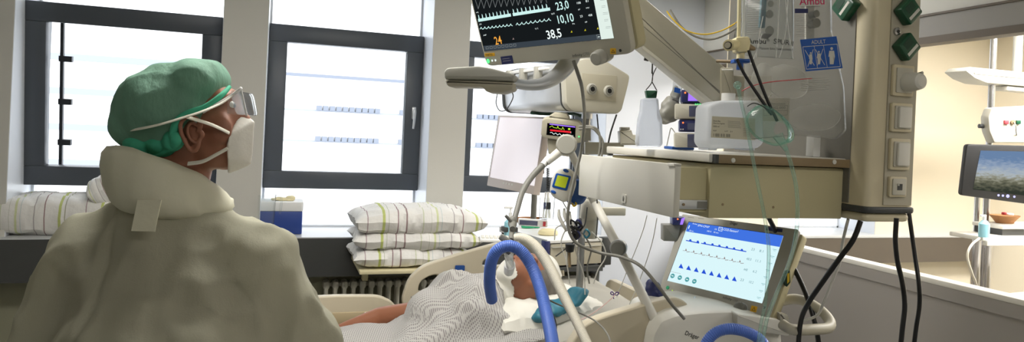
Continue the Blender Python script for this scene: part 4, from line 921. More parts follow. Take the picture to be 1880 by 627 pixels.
# ---------------- computer screen on its pole
PM = FR((1.017, 3.003, 1.415), (.218, -.976, -.009), (.126, .019, .992))
pcm = thing('computer_screen', 'pale flat computer screen turned edge-on, window glare painted as a glow', 'screen', (1.04, 3.0, 1.25))
m = MB('pcbezel'); pr(m, PM, [(914.5, 211), (1003, 214.5), (979, 357), (893.5, 340)], -.035, 0, 'pcbezel', .003, .006); h_ = m.build('housing', pcm)
m = MB('pcscreen_glare'); pr(m, PM, [(918.5, 215), (999, 218), (981, 341), (900, 325)], 0, .0012, 'pcscreen_glare'); m.build('screen', h_)
m = MB('white')
for k in range(4): c_ = pixpoly(PM, [(925+k*5, 335.5+k*1.0)])[0]; m.box((c_[0], c_[1], .0005), (.012, .008, .001), 'wirewhite', M=PM)
m.build('button_row', pcm)
q0 = PD(982, 340, 3.28); MB('midgrey').cyl((q0.x, q0.y, q0.z+.2), (q0.x, q0.y, .98), .014).box((q0.x+.0, q0.y-.03, 1.36), (.05, .06, .08), 'darkgrey', .008).build('stand_pole', pcm)
# ---------------- cuff pressure device with yellow display
KM = camfr(1034, 338, 2.32, roll=-20, yaw=-10)
cu = thing('cuff_pressure_device', 'white egg-shaped device with a yellow-green display and blue keys', 'device', PD(1034, 370, 2.32))
m = MB('offwhite'); pr(m, KM, [(1020, 312), (1038, 308), (1054, 316), (1057, 338), (1050, 362), (1036, 373), (1014, 362), (1008, 352), (1011, 330)], -.05, 0, 'offwhite', .014, .012); h_ = m.build('body', cu)
m = MB('blue'); pr(m, KM, [(1021, 317), (1049, 323), (1041, 350), (1013, 343)], 0, .002, 'blue', .0008, .006); pr(m, KM, [(1024, 321), (1044, 325.5), (1038, 345), (1018, 340)], .002, .003, 'lcd', 0, .002)
for x, y in ((1039, 313), (1016, 352)): c_ = pixpoly(KM, [(x, y)])[0]; m.sph((c_[0], c_[1], .0), (.010, .0055, .003), 'blue', KM, 12)
m.build('display', h_)
m = MB('deepblue'); m.lathe([(.036, -.02), (.044, -.012), (.044, .012), (.034, .02), (.02, .022)], (0, 0, 0), M=camfr(1056, 352, 2.37, yaw=35, pitch=-10)); m.build('blue_dial', cu)
m = MB('yellow').tube([PD(1050, 370, 2.35), PD(1053, 378, 2.34), PD(1058, 374, 2.34), PD(1054, 369, 2.35)], .003); m.build('yellow_hook', cu)
m = MB('black')
Pc = []
for k in range(90): a_ = k*.8; Pc.append(PD(1006+2.6*math.cos(a_), 308+k*.46, 2.36)+F*.006*math.sin(a_))
tag(MB('black').tube(Pc, .0018, sub=1, seg=6).build('coiled_cord'), 'black coiled cord hanging left of the yellow display device', 'cable')
# ---------------- hinged hose support arm
ha = thing('hose_support_arm', 'hinged beige arm with a grey gooseneck holding the breathing hoses', 'arm', PD(1215, 600, 2.0))
m = MB('offwhite')
def barp(m, a, b, w0, w1, mm, bev=.004):
    A, B = PD(*a), PD(*b); x = (B-A).normalized(); M = FR(A, x, F); L = (B-A).length
    return m.prism(rnd([V((0, -.010)), V((L, -.009)), V((L, .009)), V((0, .010))], .004), -w0, w0, mm, M @ Matrix.Rotation(0, 4, 'X'), bev)
for a, b, r0, r1, nm_ in (((1244, 668, 2.14), (1136, 455, 2.2), .0155, .0145, 'lower_bar'), ((1136, 455, 2.2), (1092, 372, 2.36), .0145, .0140, 'middle_bar'), ((1092, 372, 2.36), (1042, 266, 2.34), .0135, .0125, 'upper_bar'), ((1042, 266, 2.31), (1004, 297, 2.26), .0165, .0125, 'end_bar')):
    MB('offwhite').cyl(PD(*a), PD(*b), r0, r1).build(nm_, ha)
m = MB('greyplastic'); M_ = camfr(1040, 265, 2.28, yaw=-8); m.lathe([(.031, -.04), (.034, -.03), (.034, .006), (.029, .012), (.001, .0125)], M=M_); m.build('joint', ha)
m = MB('midgrey'); M_ = camfr(1135, 455, 2.15, yaw=-20); m.lathe([(.020, -.03), (.024, -.025), (.024, .010), (.020, .014), (.001, .0145)], M=M_); m.lathe([(.026, -.015), (.026, .004)], M=M_, m='silver'); m.build('joint', ha)
MB('white').cyl(PD(1006, 292, 2.26), PD(996, 303, 2.24), .012, .010).build('end_clip', ha)
MB('midgrey').tube([PD(1002, 298, 2.25), PD(978, 322, 2.22), PD(960, 350, 2.18), PD(950, 382, 2.14), PD(942, 412, 2.10), PD(938, 440, 2.04)], [.011, .010, .0095, .009, .0085, .008], seg=14).build('gooseneck', ha)
m = MB('midgrey').sph(PD(941, 408, 2.10), (.014, .014, .02)).cyl(PD(928, 395, 2.08), PD(946, 414, 2.09), .005).cyl(PD(941, 408, 2.1), PD(941, 420, 2.06), .012, .009); m.build('wing_nut', ha)
m = MB('midgrey').box((0, 0, 0), (.085, .018, .02), bev=.005, M=camfr(940, 448, 2.0, roll=-32)).tube([PD(928, 448, 1.99), PD(930, 458, 1.96), PD(936, 464, 1.96)], .007).tube([PD(950, 446, 2.0), PD(958, 455, 1.97), PD(960, 462, 1.97)], .007); m.build('hose_clamp', ha)
tag(MB('hoseblue').tube([PD(903, 549, 2.05), PD(899, 520, 1.99), PD(901, 485, 1.95), PD(912, 460, 1.93), PD(935, 451, 1.93), (PD(958, 462, 1.93)), PD(978, 492, 1.92), PD(992, 530, 1.88), PD(1002, 570, 1.82), PD(1011, 610, 1.74), PD(1020, 670, 1.62)], .0165, corr=.03, pitch=.0045, seg=16).build('breathing_hose', smooth=80), "blue breathing hose arching over the patient's face", 'hose', 'hoses')
tag(MB('hosewhite').tube([PD(930, 446, 2.06), PD(944, 438, 2.06), PD(962, 438, 2.05), PD(984, 453, 2.03), PD(1008, 488, 1.99), PD(1034, 540, 1.92), PD(1060, 592, 1.84), PD(1085, 645, 1.76)], [.013, .0155, .016, .0155, .0145, .0135, .0125, .012], corr=.03, pitch=.0045, seg=16).build('breathing_hose', smooth=80), 'white breathing hose sloping down to the right beside the blue one', 'hose', 'hoses')
for o in bpy.data.objects:
    if o.get('group') == 'hoses': del o['group']
tag(MB('bagpl').cyl(PD(934, 464, 1.97), PD(936, 485, 2.08), .014, .012).cyl(PD(936, 485, 2.08), PD(934, 498, 2.14), .017, .015, 'white').build('hose_connector'), 'clear connector joining the hoses below the clamp', 'connector')
# ---------------- pendant trolley shelf
TZ = PD(1003, 441, 2.85).z; c0 = PZ(1003, 441.6, TZ); cl_ = PZ(944, 419, TZ); cr_ = PZ(1113, 437, TZ)
tw = thing('equipment_cart', 'shelf trolley with a beige drawer and grey corners behind the bed', 'trolley', (c0.x+.15, c0.y+.2, TZ-.14))
ud = (cr_-c0); ud.z = 0; wd = ud.length; TM = FR(c0, ud, (0, 0, 1)); dp = .40   # x right, y up, z toward camera
m = MB('white').bb((0, -.012, -dp), (wd, 0, 0), bev=.003, M=TM).bb((-.002, -.02, -dp), (.004, .004, 0), 'silver', M=TM); m.build('top', tw)
m = MB('fascia').bb((-.006, -.115, -.03), (.018, -.001, .004), 'navy', .003, TM).bb((wd-.02, -.115, -.03), (wd+.03, .004, .004), 'darkgrey', .004, TM).bb((0, -.125, -dp), (wd, -.112, 0), 'darkgrey', .002, TM).bb((.01, -.11, -dp), (wd-.01, -.012, -dp+.01), 'darkgrey', M=TM)
m.build('frame', tw)
m = MB('beige2').bb((.022, -.105, -.3), (wd-.022, -.016, .002), bev=.003, M=TM).bb((.024, -.030, .002), (wd-.024, -.026, .010), 'greyplastic', .001, TM); m.build('drawer', tw)
ky = PY(920, 439, 2.62); KB = MB('white').box((0, 0, 0), (.17, .012, .10), bev=.004, M=FR(ky, (1, -.25, 0), (0, 0, 1)))
for i in range(10):
    for j in range(4): KB.box((-.072+i*.016, .008, -.03+j*.018), (.012, .006, .013), 'offwhite', .001, FR(ky, (1, -.25, 0), (0, 0, 1)))
tag(KB.build('keyboard'), 'white keyboard on a small tray left of the trolley', 'keyboard')
def onT(x, y): p = PZ(x, y, TZ); return p
q = onT(981, 416); m = MB('cardboard').lathe([(.055, .0), (.072, .035), (.075, .036), (.072, .030), (.05, .006)], (q.x, q.y+.05, TZ+.0005), sx=1.1, sy=.6); tag(m.build('kidney_bowl'), 'brown cardboard tray on the trolley shelf behind the bed', 'bowl')
q = PD(978, 401, 3.1); m = MB('white').prism(rr(.13, .03, .006), 0, .035, M=FR(q+V((0, 0, -.015)), (1, -.3, -.03), (0, 0, 1)), bev=.003).box((.05, .0, .037), (.012, .02, .004), 'pink', M=FR(q+V((0, 0, -.015)), (1, -.3, -.03), (0, 0, 1))).box((-.02, .0, .037), (.08, .02, .002), 'bluewin', M=FR(q+V((0, 0, -.015)), (1, -.3, -.03), (0, 0, 1)))
tag(m.build('tissue_packet'), 'white packet with a red mark lying in the cardboard tray', 'packet')
q = onT(968, 418.5); m = MB('scrubgreen').box((q.x, q.y, TZ+.008), (.055, .02, .014), bev=.004).box((q.x+.04, q.y, TZ+.006), (.04, .012, .009), bev=.003); tag(m.build('green_clamp'), 'small green clamp lying on the front of the trolley shelf', 'clamp')
q = onT(1006, 431); m = MB('cream').lathe([(.036, 0), (.044, .005), (.040, .018), (.028, .026), (.001, .029)], (q.x, q.y, TZ+.0005), sx=1.05, sy=.7); tag(m.build('soap_dish'), 'cream domed dish upside down on the trolley shelf', 'dish')
q = PD(935, 440, 2.9); q2 = PD(935, 398, 2.9)
sb = thing('soap_bottle', 'pale blue pump bottle left of the trolley near the pillows', 'bottle', q)
MB('soap').lathe([(.022, 0), (.024, .006), (.024, .075), (.010, .09)], q, seg=20).build('body', sb)
MB('white').cyl(q+V((0, 0, .089)), q+V((0, 0, .115)), .008).cyl(q+V((0, 0, .113)), q+V((0, 0, .133)), .004).bb(q+V((-.028, -.006, .130)), q+V((.010, .006, .140)), bev=.003).build('pump', sb)
MB('darkgrey').bb(q+V((-.03, -.02, .035)), q+V((.03, .03, .055)), bev=.003).bb(q+V((-.02, .0, -.003)), q+V((.12, .05, -.0005))).build('holder', sb)
q = PD(1003, 402, 3.05); h0 = PD(1001, 352, 3.05).z-q.z
tc_ = thing('tube_holder', 'clear cylinder holding wrapped swabs on the trolley', 'holder', q)
MB('clearpl').lathe([(.032, 0), (.034, h0*.8), (.032, h0*.8), (.030, .004)], q).build('cylinder', tc_)
for k, (dx, c, t_) in enumerate(((-.016, 'white', .06), (.0, 'pink', .0), (.012, 'white', -.08), (.018, 'darkgrey', -.12), (-.006, 'white', .1))):
    m = MB('white').tube([q+V((dx, .0, .005)), q+V((dx+t_*h0, .0, h0))], .007, seg=8, flat=.4); m.box((dx+q.x+t_*h0*.5, q.y-.004, q.z+h0*.5), (.010, .004, .03), c if c != 'white' else 'navy'); m.build('swab_packet', tc_)
# suction regulator and its cup on the pole
rgm = thing('suction_regulator', 'beige regulator with a round cap hanging on the pole rail', 'regulator', PD(1085, 410, 2.4))
q = PD(1084, 400, 2.45); m = MB('beige').lathe([(.010, .072), (.030, .060), (.036, .045), (.038, .0), (.028, -.004), (.026, -.07), (.001, -.072)][::-1], q); m.build('body', rgm)
MB('beige2').lathe([(.014, 0), (.018, .006), (.014, .014), (.001, .016)], q+V((0, 0, .066))).build('cap', rgm)
a, b = PD(1098, 385, 2.5), PD(1148, 390, 2.5); MB('beige').box((a+b)/2, (.10, .03, .028), bev=.004, M=None).build('rail_arm', rgm)
ca_ = thing('rail_clamp', 'beige rail and clamp crossing right from the pole above the drawer', 'clamp', PD(1110, 270, 2.5))
CM_ = camfr(1105, 268, 2.52)
m = MB('beige'); pr(m, CM_, [(1074, 260), (1146, 262), (1146, 276), (1120, 284), (1074, 283)], -.03, 0, 'beige', .004, .004); m.build('rail', ca_)
m = MB('beige2'); pr(m, CM_, [(1136, 240), (1158, 238), (1160, 246), (1172, 248), (1172, 266), (1138, 266)], -.04, .02, 'beige', .006, .004); pr(m, CM_, rc(1139, 233, 1156, 240), -.03, .01, 'greyplastic', .004, .003); m.build('clamp', ca_)
m = MB('black'); pr(m, CM_, rc(1116, 270, 1124, 285), -.02, .025, 'darkgrey', .002); m.build('rail_end', ca_)
# drape of leads at the trolley front
random.seed(4)
m = MB('wirewhite')
leads = thing('electrode_leads', 'tangle of white, black and blue leads with clips beside the pole', 'leads', PD(1060, 420, 2.4))
for x, y, dx in ((1026, 388, -3), (1036, 386, 0), (1046, 392, 3)):
    MB('wirewhite').tube([PD(x, y-4, 2.35), PD(x+1, y+10, 2.34), PD(x+9, y+26, 2.33), PD(x+14, y+36, 2.33)], [.004, .007, .006, .003]).build('lead_clip', leads)
for k in range(8):
    x = 1040+random.random()*34; y = 408+random.random()*24; c = ('black', 'navy', 'black', 'teal', 'black')[k % 5]
    MB(c).tube([PD(x, y, 2.31+random.random()*.03), PD(x+6*random.random(), y-7, 2.30), PD(x+11, y+1, 2.30), PD(x+5, y+8, 2.31), PD(x+1, y+3, 2.31)], .003+.002*random.random()).build('lead_connector', leads)
for k, (pts, c) in enumerate([([(1040, 418), (1030, 445), (1040, 480), (1046, 520)], 'wirewhite'), ([(1052, 428), (1060, 470), (1072, 505), (1074, 540)], 'wirewhite'), ([(1068, 425), (1085, 455), (1078, 490), (1082, 520)], 'hosegrey'),
      ([(1086, 425), (1105, 445), (1112, 470), (1098, 495), (1090, 520)], 'wirewhite'), ([(1035, 330), (1030, 360), (1044, 390), (1048, 410)], 'wirewhite'), ([(1078, 380), (1074, 410), (1064, 425)], 'darkgrey'), ([(1096, 300), (1096, 360), (1097, 400), (1094, 436)], 'darkgrey'), ([(1020, 470), (1036, 458), (1052, 445), (1060, 436)], 'darkgrey'), ([(1018, 440), (1020, 420), (1030, 412), (1038, 404)], 'wirewhite')]):
    MB(c).tube([PD(x, y, 2.34) for x, y in pts], .0022 if c != 'hosegrey' else .003, seg=8).build('lead', leads)
m = MB('black').lathe([(.010, .026), (.016, .024), (.013, 0), (.004, -.004)][::-1], PD(1046, 461, 2.32)); m.build('cable_boot', leads)
MB('brown').cyl(PD(1045, 462, 2.32), PD(1046, 490, 2.32), .005).cyl(PD(1041, 462, 2.32), PD(1040, 484, 2.32), .003, m='wirewhite').build('boot_wires', leads)
# ---------------- supply column
X0, X1, Y0, Y1 = 1.43, 1.586, 1.40, 2.03
zbot = PY(1600, 399, 1.40).z; ztr0 = PY(1600, 391, 1.40).z; ztr1 = PY(1600, 379, 1.40).z
col = thing('supply_column', 'tall beige ceiling supply column with sockets and green gas outlets', 'supply unit', ((X0+X1)/2, 1.7, zbot))
foot = rnd([V((X0, Y0)), V((X1, Y0)), V((X1, Y1)), V((X0, Y1))], .018, 6)
MB('column').prism(foot, ztr1, ZC).build('body', col)
MB('colside').bb((X0-.003, Y0+.06, ztr1+.004), (X0+.001, Y1-.02, ZC-.01)).build('side_panel', col, label='grey side panel')
MB('metal').prism(rnd([V((X0-.004, Y0-.006)), V((X1+.006, Y0-.006)), V((X1+.006, Y1)), V((X0-.004, Y1))], .022, 6), ztr0, ztr1, 'darkgrey', bev=.005).build('bumper_strip', col)
MB('column').prism(rnd([V((X0+.004, Y0+.004)), V((X1-.002, Y0+.004)), V((X1-.002, Y1)), V((X0+.004, Y1))], .02, 6), zbot-.012, ztr0, bev=.01).build('base_cap', col)
MB('beige2').bb((X0+.05, Y0-.004, ztr1+.005), (X1-.012, Y0+.001, ZC-.01)).build('front_panel', col)
FM = FR((X0, Y0-.004, 1.5), (1, 0, 0), (0, 0, 1)); LMx = FR((X0-.003, Y0, 1.5), (0, -1, 0), (0, 0, 1))
def onF(x, y): p = PY(x, y, Y0-.004); return (p.x-X0, p.z-1.5)
def onL(x, y): p = PX(x, y, X0-.003); return (Y0-p.y, p.z-1.5)
def diamond(M, c, s_, nm_='gas_outlet', ln=1):
    P = [(c[0]+s_*a, c[1]+s_*b) for a, b in ((0, -1), (1, 0), (0, 1), (-1, 0))]
    m = MB('green').prism(rnd([V(p) for p in P], .006), 0, .026, M=M, bev=.004)
    R_ = M @ Matrix.Translation((c[0], c[1], .0262)) @ Matrix.Rotation(math.radians(45*ln), 4, 'Z'); m.box((0, -.012, 0), (.042, .008, .001), 'wirewhite', M=R_); m.box((0, .01, 0), (.03, .02, .001), 'darkgreen', M=R_); return m.build(nm_, col)
diamond(LMx, onL(1560, 12), .042); diamond(FM, onF(1659, 22), .038); diamond(FM, onF(1656, 87), .038)
c = onF(1645, 58); MB('steel').lathe([(.010, 0), (.010, .006), (.006, .007)], (c[0], c[1], 0), M=FM).cyl((c[0], c[1], .005), (c[0], c[1], .008), .0045, m='ink', M=FM).build('equipotential_stud', col)
def sock(y0, y1, x0, x1, kind):
    a, b = onF(x0, y0), onF(x1, y1); w_ = abs(b[0]-a[0]); h_ = abs(b[1]-a[1]); c = ((a[0]+b[0])/2, (a[1]+b[1])/2)
    m = MB('column').prism(rr(w_, h_, .004, *c), 0, .010, M=FM, bev=.002); m.prism(rr(w_*.78, h_*.8, .003, *c), .010, .014, 'beige', FM, bev=.001)
    f = m.build('wall_socket' if kind != 'switch' else 'light_switch', col)
    if kind == 'switch': MB('offwhite').prism(rr(w_*.6, h_*.72, .003, *c), .014, .022, M=FM @ Matrix.Rotation(.0, 4, 'X'), bev=.002).build('rocker', f)
    elif kind == 'plug': MB('offwhite').lathe([(.024, .012), (.025, .03), (.020, .055), (.014, .06), (.001, .061)], (c[0]+.006, c[1]-.004, 0), M=FM).cyl((c[0]+.01, c[1]+.012, .03), (c[0]+.01, c[1]+.018, .055), .004, m='greyplastic', M=FM).build('plug', f)
    else: MB('darkgrey').box((c[0], c[1], .0145), (.016, .016, .001), M=FM).box((c[0]-.006, c[1]+.006, .0155), (.006, .006, .001), 'greyplastic', M=FM).build('data_port', f)
sock(118, 178, 1636, 1671, 'plug'); sock(188, 243, 1633, 1668, 'switch'); sock(253, 312, 1631, 1664, 'switch'); sock(323, 361, 1629, 1658, 'data')
MB('steel').cyl(PD(1345, -52, 1.72), PD(1550, -58, 1.86), .006).cyl(PD(1530, -57, 1.85), PX(1530, -57, X0), .006).build('hanging_rail', col)
# ---------------- drawer cabinet bracketed to the column
ZT = 1.475; ZS = 1.4525; zc0 = PY(1301, 400, 1.48).z
cab = thing('drawer_cabinet', 'beige cabinet below the shelf with its drawer pulled open', 'cabinet', (1.22, 1.75, zc0))
MB('tan').bb((1.015, 1.48, zc0), (1.428, 2.02, ZS-.004), bev=.003).build('body', cab)
MB('offwhite').bb((1.002, 1.47, ZS), (1.428, 2.04, ZT), bev=.004).build('shelf_top', cab)
m = MB('brown').bb((1.022, 1.458, ZS-.001), (1.427, 1.470, ZT-.002), bev=.001).bb((1.012, 1.458, ZS-.001), (1.022, 1.472, ZT-.002), 'darkgrey')
for x, y in ((1346, 294), (1532, 297)): p = PY(x, y, 1.457); m.lathe([(.006, 0), (.006, .002), (.001, .003)], M=FR((p.x, 1.458, p.z), (1, 0, 0), (0, 0, 1)), m='offwhite')
m.build('front_rail', cab)
m = MB('brown')
for x, y in ((1327, 375), (1420, 380)): p = PY(x, y, 1.479); m.cyl((p.x, 1.4805, p.z), (p.x, 1.479, p.z), .0032)
m.build('screw_caps', cab)
zd0 = PY(1240, 399, 1.475).z; zd1 = PY(1240, 301, 1.475).z
dr = MB('cabwhite').bb((.908, 1.470, zd0), (.926, 2.035, zd1), bev=.003).bb((.904, 1.470, zd1-.006), (.926, 1.500, zd1+.002), bev=.002).build('drawer', cab, label='open drawer with a white front')
MB('tan').bb((.926, 1.495, zd0+.012), (1.016, 1.503, zd1-.008)).bb((.926, 2.0, zd0+.012), (1.016, 2.008, zd1-.008)).bb((.926, 1.50, zd0+.012), (1.016, 2.0, zd0+.018)).build('drawer_box', dr)
a, b = PY(1242, 366, 1.49), PY(1302, 384, 1.49); m = MB('silver').bb((a.x, 1.486, b.z), (1.015, 1.495, a.z), bev=.002).bb((1.0-.015, 1.485, b.z+.003), (1.013, 1.486, a.z-.003), 'midgrey'); p = PY(1255, 375, 1.485); m.cyl((p.x, 1.487, p.z), (p.x, 1.484, p.z), .0035, m='brown'); m.build('drawer_slide', dr)
p = PX(1144.5, 364, .905); M_ = FR((.908, p.y, p.z), (0, -1, 0), (0, 0, 1)); m = MB('cabwhite').prism(rr(.026, .024, .004), 0, .003, M=M_).sph((0, 0, .003), (.0055, .008, .002), 'midgrey', M_, 12); ptext(m, M_, 'valeo', (1140, 376.5), (1149, 377.5), 2.5, 'midgrey', .0004); m.build('drawer_lock', dr)
tag(MB('darkgrey').tube([(1.00, 2.0, ZS-.022), (.96, 1.93, ZS-.018), (.955, 1.85, ZS-.020), (.97, 1.75, ZS-.022), (1.01, 1.68, ZS-.024)], .0095, 'hosewhite', corr=.10, pitch=.007).build('corrugated_hose'), 'white corrugated hose lying in the open drawer', 'hose')
tag(MB('darkgreen').tube([(.975, 1.72, ZS-.030), (.955, 1.64, ZS-.028), (.965, 1.55, ZS-.030), (1.0, 1.52, ZS-.034)], .010).build('breathing_bag'), 'dark green rubber tube lying in the open drawer', 'tube')
# ---------------- things on the shelf
def onS(x, y, z=ZT): return PZ(x, y, z)
# hanging suction bag
hk = thing('suction_bag', 'milky bag with a green clip hanging from a black hook under the arm', 'bag', PD(1190, 268, 1.98))
Mh = camfr(1190, 220, 1.98)
m = MB('cloudy'); P = pixpoly(Mh, [(1177, 180), (1207, 180), (1209, 206), (1214, 218), (1215, 264), (1211, 269), (1171, 269), (1167, 264), (1171, 218), (1175, 206)])
m.prism(rnd([V(p) for p in P], .008), -.02, .02, M=Mh, bev=.008); m.build('bag', hk)
m = MB('green'); pr(m, Mh, [(1184, 166), (1206, 166), (1204, 180), (1187, 181)], -.012, .012, 'green', .003, .003); m.build('clip', hk)
MB('black').tube([PD(1198, 130, 1.98), PD(1197, 150, 1.98), PD(1186, 165, 1.98)], .0014).tube([PD(1197, 150, 1.98), PD(1206, 166, 1.98)], .0014).tube([PD(1197, 150, 1.98), PD(1199, 137, 1.98), PD(1205, 124, 1.98)], .0014).tube([PD(1197, 135, 1.98), PD(1197, 111, 1.98), PD(1186, 108, 1.98)], .002).cyl(PD(1183, 107, 1.98), PD(1191, 109, 1.98), .006).build('hook', hk)
# infusion pumps
def pump(name, lab, x0, y0, x1, y1, d, mm, win, cat='pump', yaw=-12, dep=.12, extra=None):
    M_ = camfr((x0+x1)/2, (y0+y1)/2, d, yaw=yaw); t = thing(name, lab, cat, PD((x0+x1)/2, y1, d)+F*.05)
    m = MB(mm); pr(m, M_, [(x0, y0), (x1, y0+1), (x1, y1+1), (x0, y1)], -dep, 0, mm, .004, .005); h = m.build('housing', t)
    if win: w = MB('bluewin'); pr(w, M_, rc(*win), 0, .003, 'bluewin', .001, .002); w.build('window', h)
    if extra: e = MB('navy'); extra(e, M_); e.build('panel', h)
    return t
pump('infusion_pump', 'lowest beige infusion pump standing on the shelf beside the canister', 1238, 243, 1300, 270, 2.02, 'beige', (1262, 246, 1287, 270))
def ex(e, M_):
    c_ = pixpoly(M_, [(1254, 225)])[0]; e.sph((c_[0], c_[1], .001), .0025, 'led', M_, 8); pr(e, M_, rc(1262, 226, 1292, 238), 0, .002, 'bluewin'); 
    for x in (1250, 1254, 1284): c_ = pixpoly(M_, [(x, 237)])[0]; e.cyl((c_[0], c_[1], 0), (c_[0], c_[1], .002), .002, m='wirewhite', M=M_, seg=8)
pump('infusion_pump', 'navy infusion pump with small red light in the middle of the stack', 1247, 219, 1304, 241, 2.02, 'navy', None, extra=ex)
pump('infusion_pump', 'upper beige infusion pump just below the diagonal arm', 1239, 190, 1298, 217, 2.02, 'beige', (1265, 194, 1290, 214))
def ex2(e, M_):
    c_ = pixpoly(M_, [(1258, 170)])[0]; e.sph((c_[0], c_[1], .001), .0028, 'led', M_, 8); pr(e, M_, [(1264, 168), (1283, 172), (1284, 185), (1263, 185)], 0, .002, 's_purple')
    for x in (1277, 1281, 1285): c_ = pixpoly(M_, [(x, 191)])[0]; e.sph((c_[0], c_[1], .004), .002, 's_green', M_, 8)
pump('infusion_pump', 'topmost navy infusion pump with a glowing violet screen', 1251, 164, 1300, 188, 2.02, 'navy', None, extra=ex2)
p = PY(1243, 270, 1.90); m = MB('deepblue').bb((p.x-.03, p.y-.02, ZT+.0005), (p.x+.05, p.y+.03, ZT+.010), bev=.003); tag(m.build('blue_tray'), 'small flat blue tray on the shelf in front of the pumps', 'tray')
gb2 = organic([('e', PD(1231, 200, 2.10), (.030, .03, .040)), ('e', PD(1222, 212, 2.10), (.026, .03, .026)), ('e', PD(1240, 175, 2.12), (.012, .02, .03))], .004, 4, lambda p, nn: noise.noise(p*45)*.006)
tag(MB('midgrey').add(gb2, 'midgrey').build('cuff_pouch'), 'crumpled grey pouch hanging left of the infusion pumps', 'pouch')
m = MB('bagpl2'); Mq = camfr(1241, 165, 2.08, roll=8); pr(m, Mq, [(1236, 148), (1253, 152), (1250, 188), (1233, 184)], -.004, .004, 'bagpl2', .002, .003); pr(m, Mq, [(1238, 160), (1249, 163), (1248, 172), (1237, 169)], .004, .0046, 'blue'); tag(m.build('drip_bag'), 'small clear drip bag with a blue print behind the pumps', 'bag')
# canister
CMc = camfr(1350, 235, 1.78, roll=0, yaw=6)
cn = thing('fluid_canister', 'translucent white canister with a printed label on the shelf', 'canister', PD(1350, 275, 1.8))
m = MB('milky'); P = rnd([V(p) for p in pixpoly(CMc, [(1302, 192), (1322, 184), (1394, 184), (1402, 194), (1404, 262), (1394, 272), (1306, 273), (1298, 262)])], .010, 5); m.prism(P, -.10, 0, M=CMc, bev=.010, seg=3); m.build('body', cn, smooth=60)
p = pixpoly(CMc, [(1352, 178)])[0]; MB('white').cyl((p[0], p[1]-.01, -.05), (p[0], p[1]+.012, -.05), .018, M=CMc).build('cap', cn)
m = MB('white'); pr(m, CMc, rc(1306, 270, 1322, 276), -.09, -.02, 'milky'); pr(m, CMc, rc(1376, 270, 1392, 276), -.09, -.02, 'milky'); m.build('feet', cn)
m = MB('label'); pr(m, CMc, [(1307, 213), (1386, 217), (1386, 257), (1305, 252)], .0002, .0012, 'label')
T = lambda s_, a, b, h, mm='ink': ptext(m, CMc, s_, a, b, h, mm, .0014)
T('Sterile', (1309, 223), (1322, 223.6), 3); T('Water for Irrigation', (1309, 227), (1330, 228), 2.6); T('1000 ml', (1309, 233), (1320, 233.5), 3)
for k in range(6): ribbon(m, CMc, [(1336, 222+k*2.3), (1358+(k % 3), 223.3+k*2.3)], .5, 'midgrey', .0014)
for k in range(5): ribbon(m, CMc, [(1364, 236+k*3.2), (1382-(k % 2)*3, 237+k*3.2)], .5, 'midgrey', .0014)
T('REF', (1309, 240.5), (1315, 241), 2.4); T('LOT', (1330, 241.5), (1336, 242), 2.4); T('21', (1340, 242.2), (1344, 242.5), 2.4)
for k in range(19):
    if k % 3 != 1 or k % 4 == 0: ribbon(m, CMc, [(1310+k*1.65, 244.8+k*.07), (1310+k*1.65, 250.2+k*.07)], .9 if k % 2 else .6, 'ink', .0014)
m.build('label', cn)
# ---------------- packaged resuscitators hanging on the column side
BM = camfr(1460, 110, 1.74, yaw=12)
b1 = thing('resuscitator_package', 'clear package with black print hanging beside the flowmeter', 'package', PD(1415, 105, 1.74))
P1 = [(1364, -60), (1458, -60), (1459, 60), (1456, 108), (1400, 104), (1361, 100), (1366, 40)]
m = MB('bagpl2'); pr(m, BM, P1, -.012, .0, 'bagpl2', .003, .004); m.build('bag', b1)
m = MB('ink'); ptext(m, BM, 'Ambu', (1371, 80), (1405, 80.4), 9, 'ink', .003, bold=.012); ptext(m, BM, '®', (1406, 76), (1412, 76), 4.5, 'ink', .003); ptext(m, BM, 'SPUR', (1419, 80), (1448, 83), 9, 'ink', .003, bold=.008); ptext(m, BM, 'II', (1450, 84), (1454, 85), 9, 'ink', .003, bold=.008); ptext(m, BM, 'Single Patient Use Resuscitator', (1377, 90), (1455, 93), 4.5, 'ink', .003, bold=.008)
for k in range(20): ribbon(m, BM, [(1370+(k % 2), -14+k*4.1), (1391+(k % 3)*4, -15+k*4.1)], .45, 'midgrey', .003)
m.build('print', b1)
m = MB('greyplastic'); 
for x, y, q in ((1419, 24, .010), (1419, 55, .012), (1421, 5, .008)): p = pixpoly(BM, [(x, y)])[0]; m.lathe([(q, -.018), (q, -.014)], (p[0], p[1], 0), M=BM)
pr(m, BM, [(1408, 60), (1424, 62), (1415, 70), (1400, 68)], -.018, -.013, 'darkgrey'); pr(m, BM, [(1404, -10), (1414, -10), (1410, 50), (1400, 50)], -.02, -.013, 'teal', .001, .003)
m.build('mask_parts', b1)
m = MB('white'); M2 = BM
for pts in ([(1431, -20), (1427, 60), (1424, 106)], [(1440, -20), (1446, 50), (1455, 108)], [(1447, -20), (1441, 60), (1430, 106)], [(1387, 106), (1394, 60), (1400, 30)], [(1378, 118), (1388, 95), (1398, 60)]): m.tube([BM @ V((*q, .002)) for q in pixpoly(BM, pts)], .0012, seg=6)
m.build('bag_seams', b1)
BM2 = camfr(1490, 140, 1.79, yaw=14)
b2 = thing('resuscitator_package', 'larger clear package with a blue ADULT label and pink print', 'package', PD(1470, 255, 1.79))
P2_ = [(1380, -60), (1528, -60), (1530, 60), (1552, 160), (1556, 240), (1540, 256), (1470, 248), (1385, 256), (1372, 200), (1376, 100)]
m = MB('bagpl'); pr(m, BM2, P2_, -.022, .0, 'bagpl', .006, .008); m.build('bag', b2)
m = MB('blue'); LBL = [(1468.5, 73), (1535, 66.5), (1546.5, 125), (1479, 131)]; pr(m, BM2, LBL, .0002, .0014, 'blue')
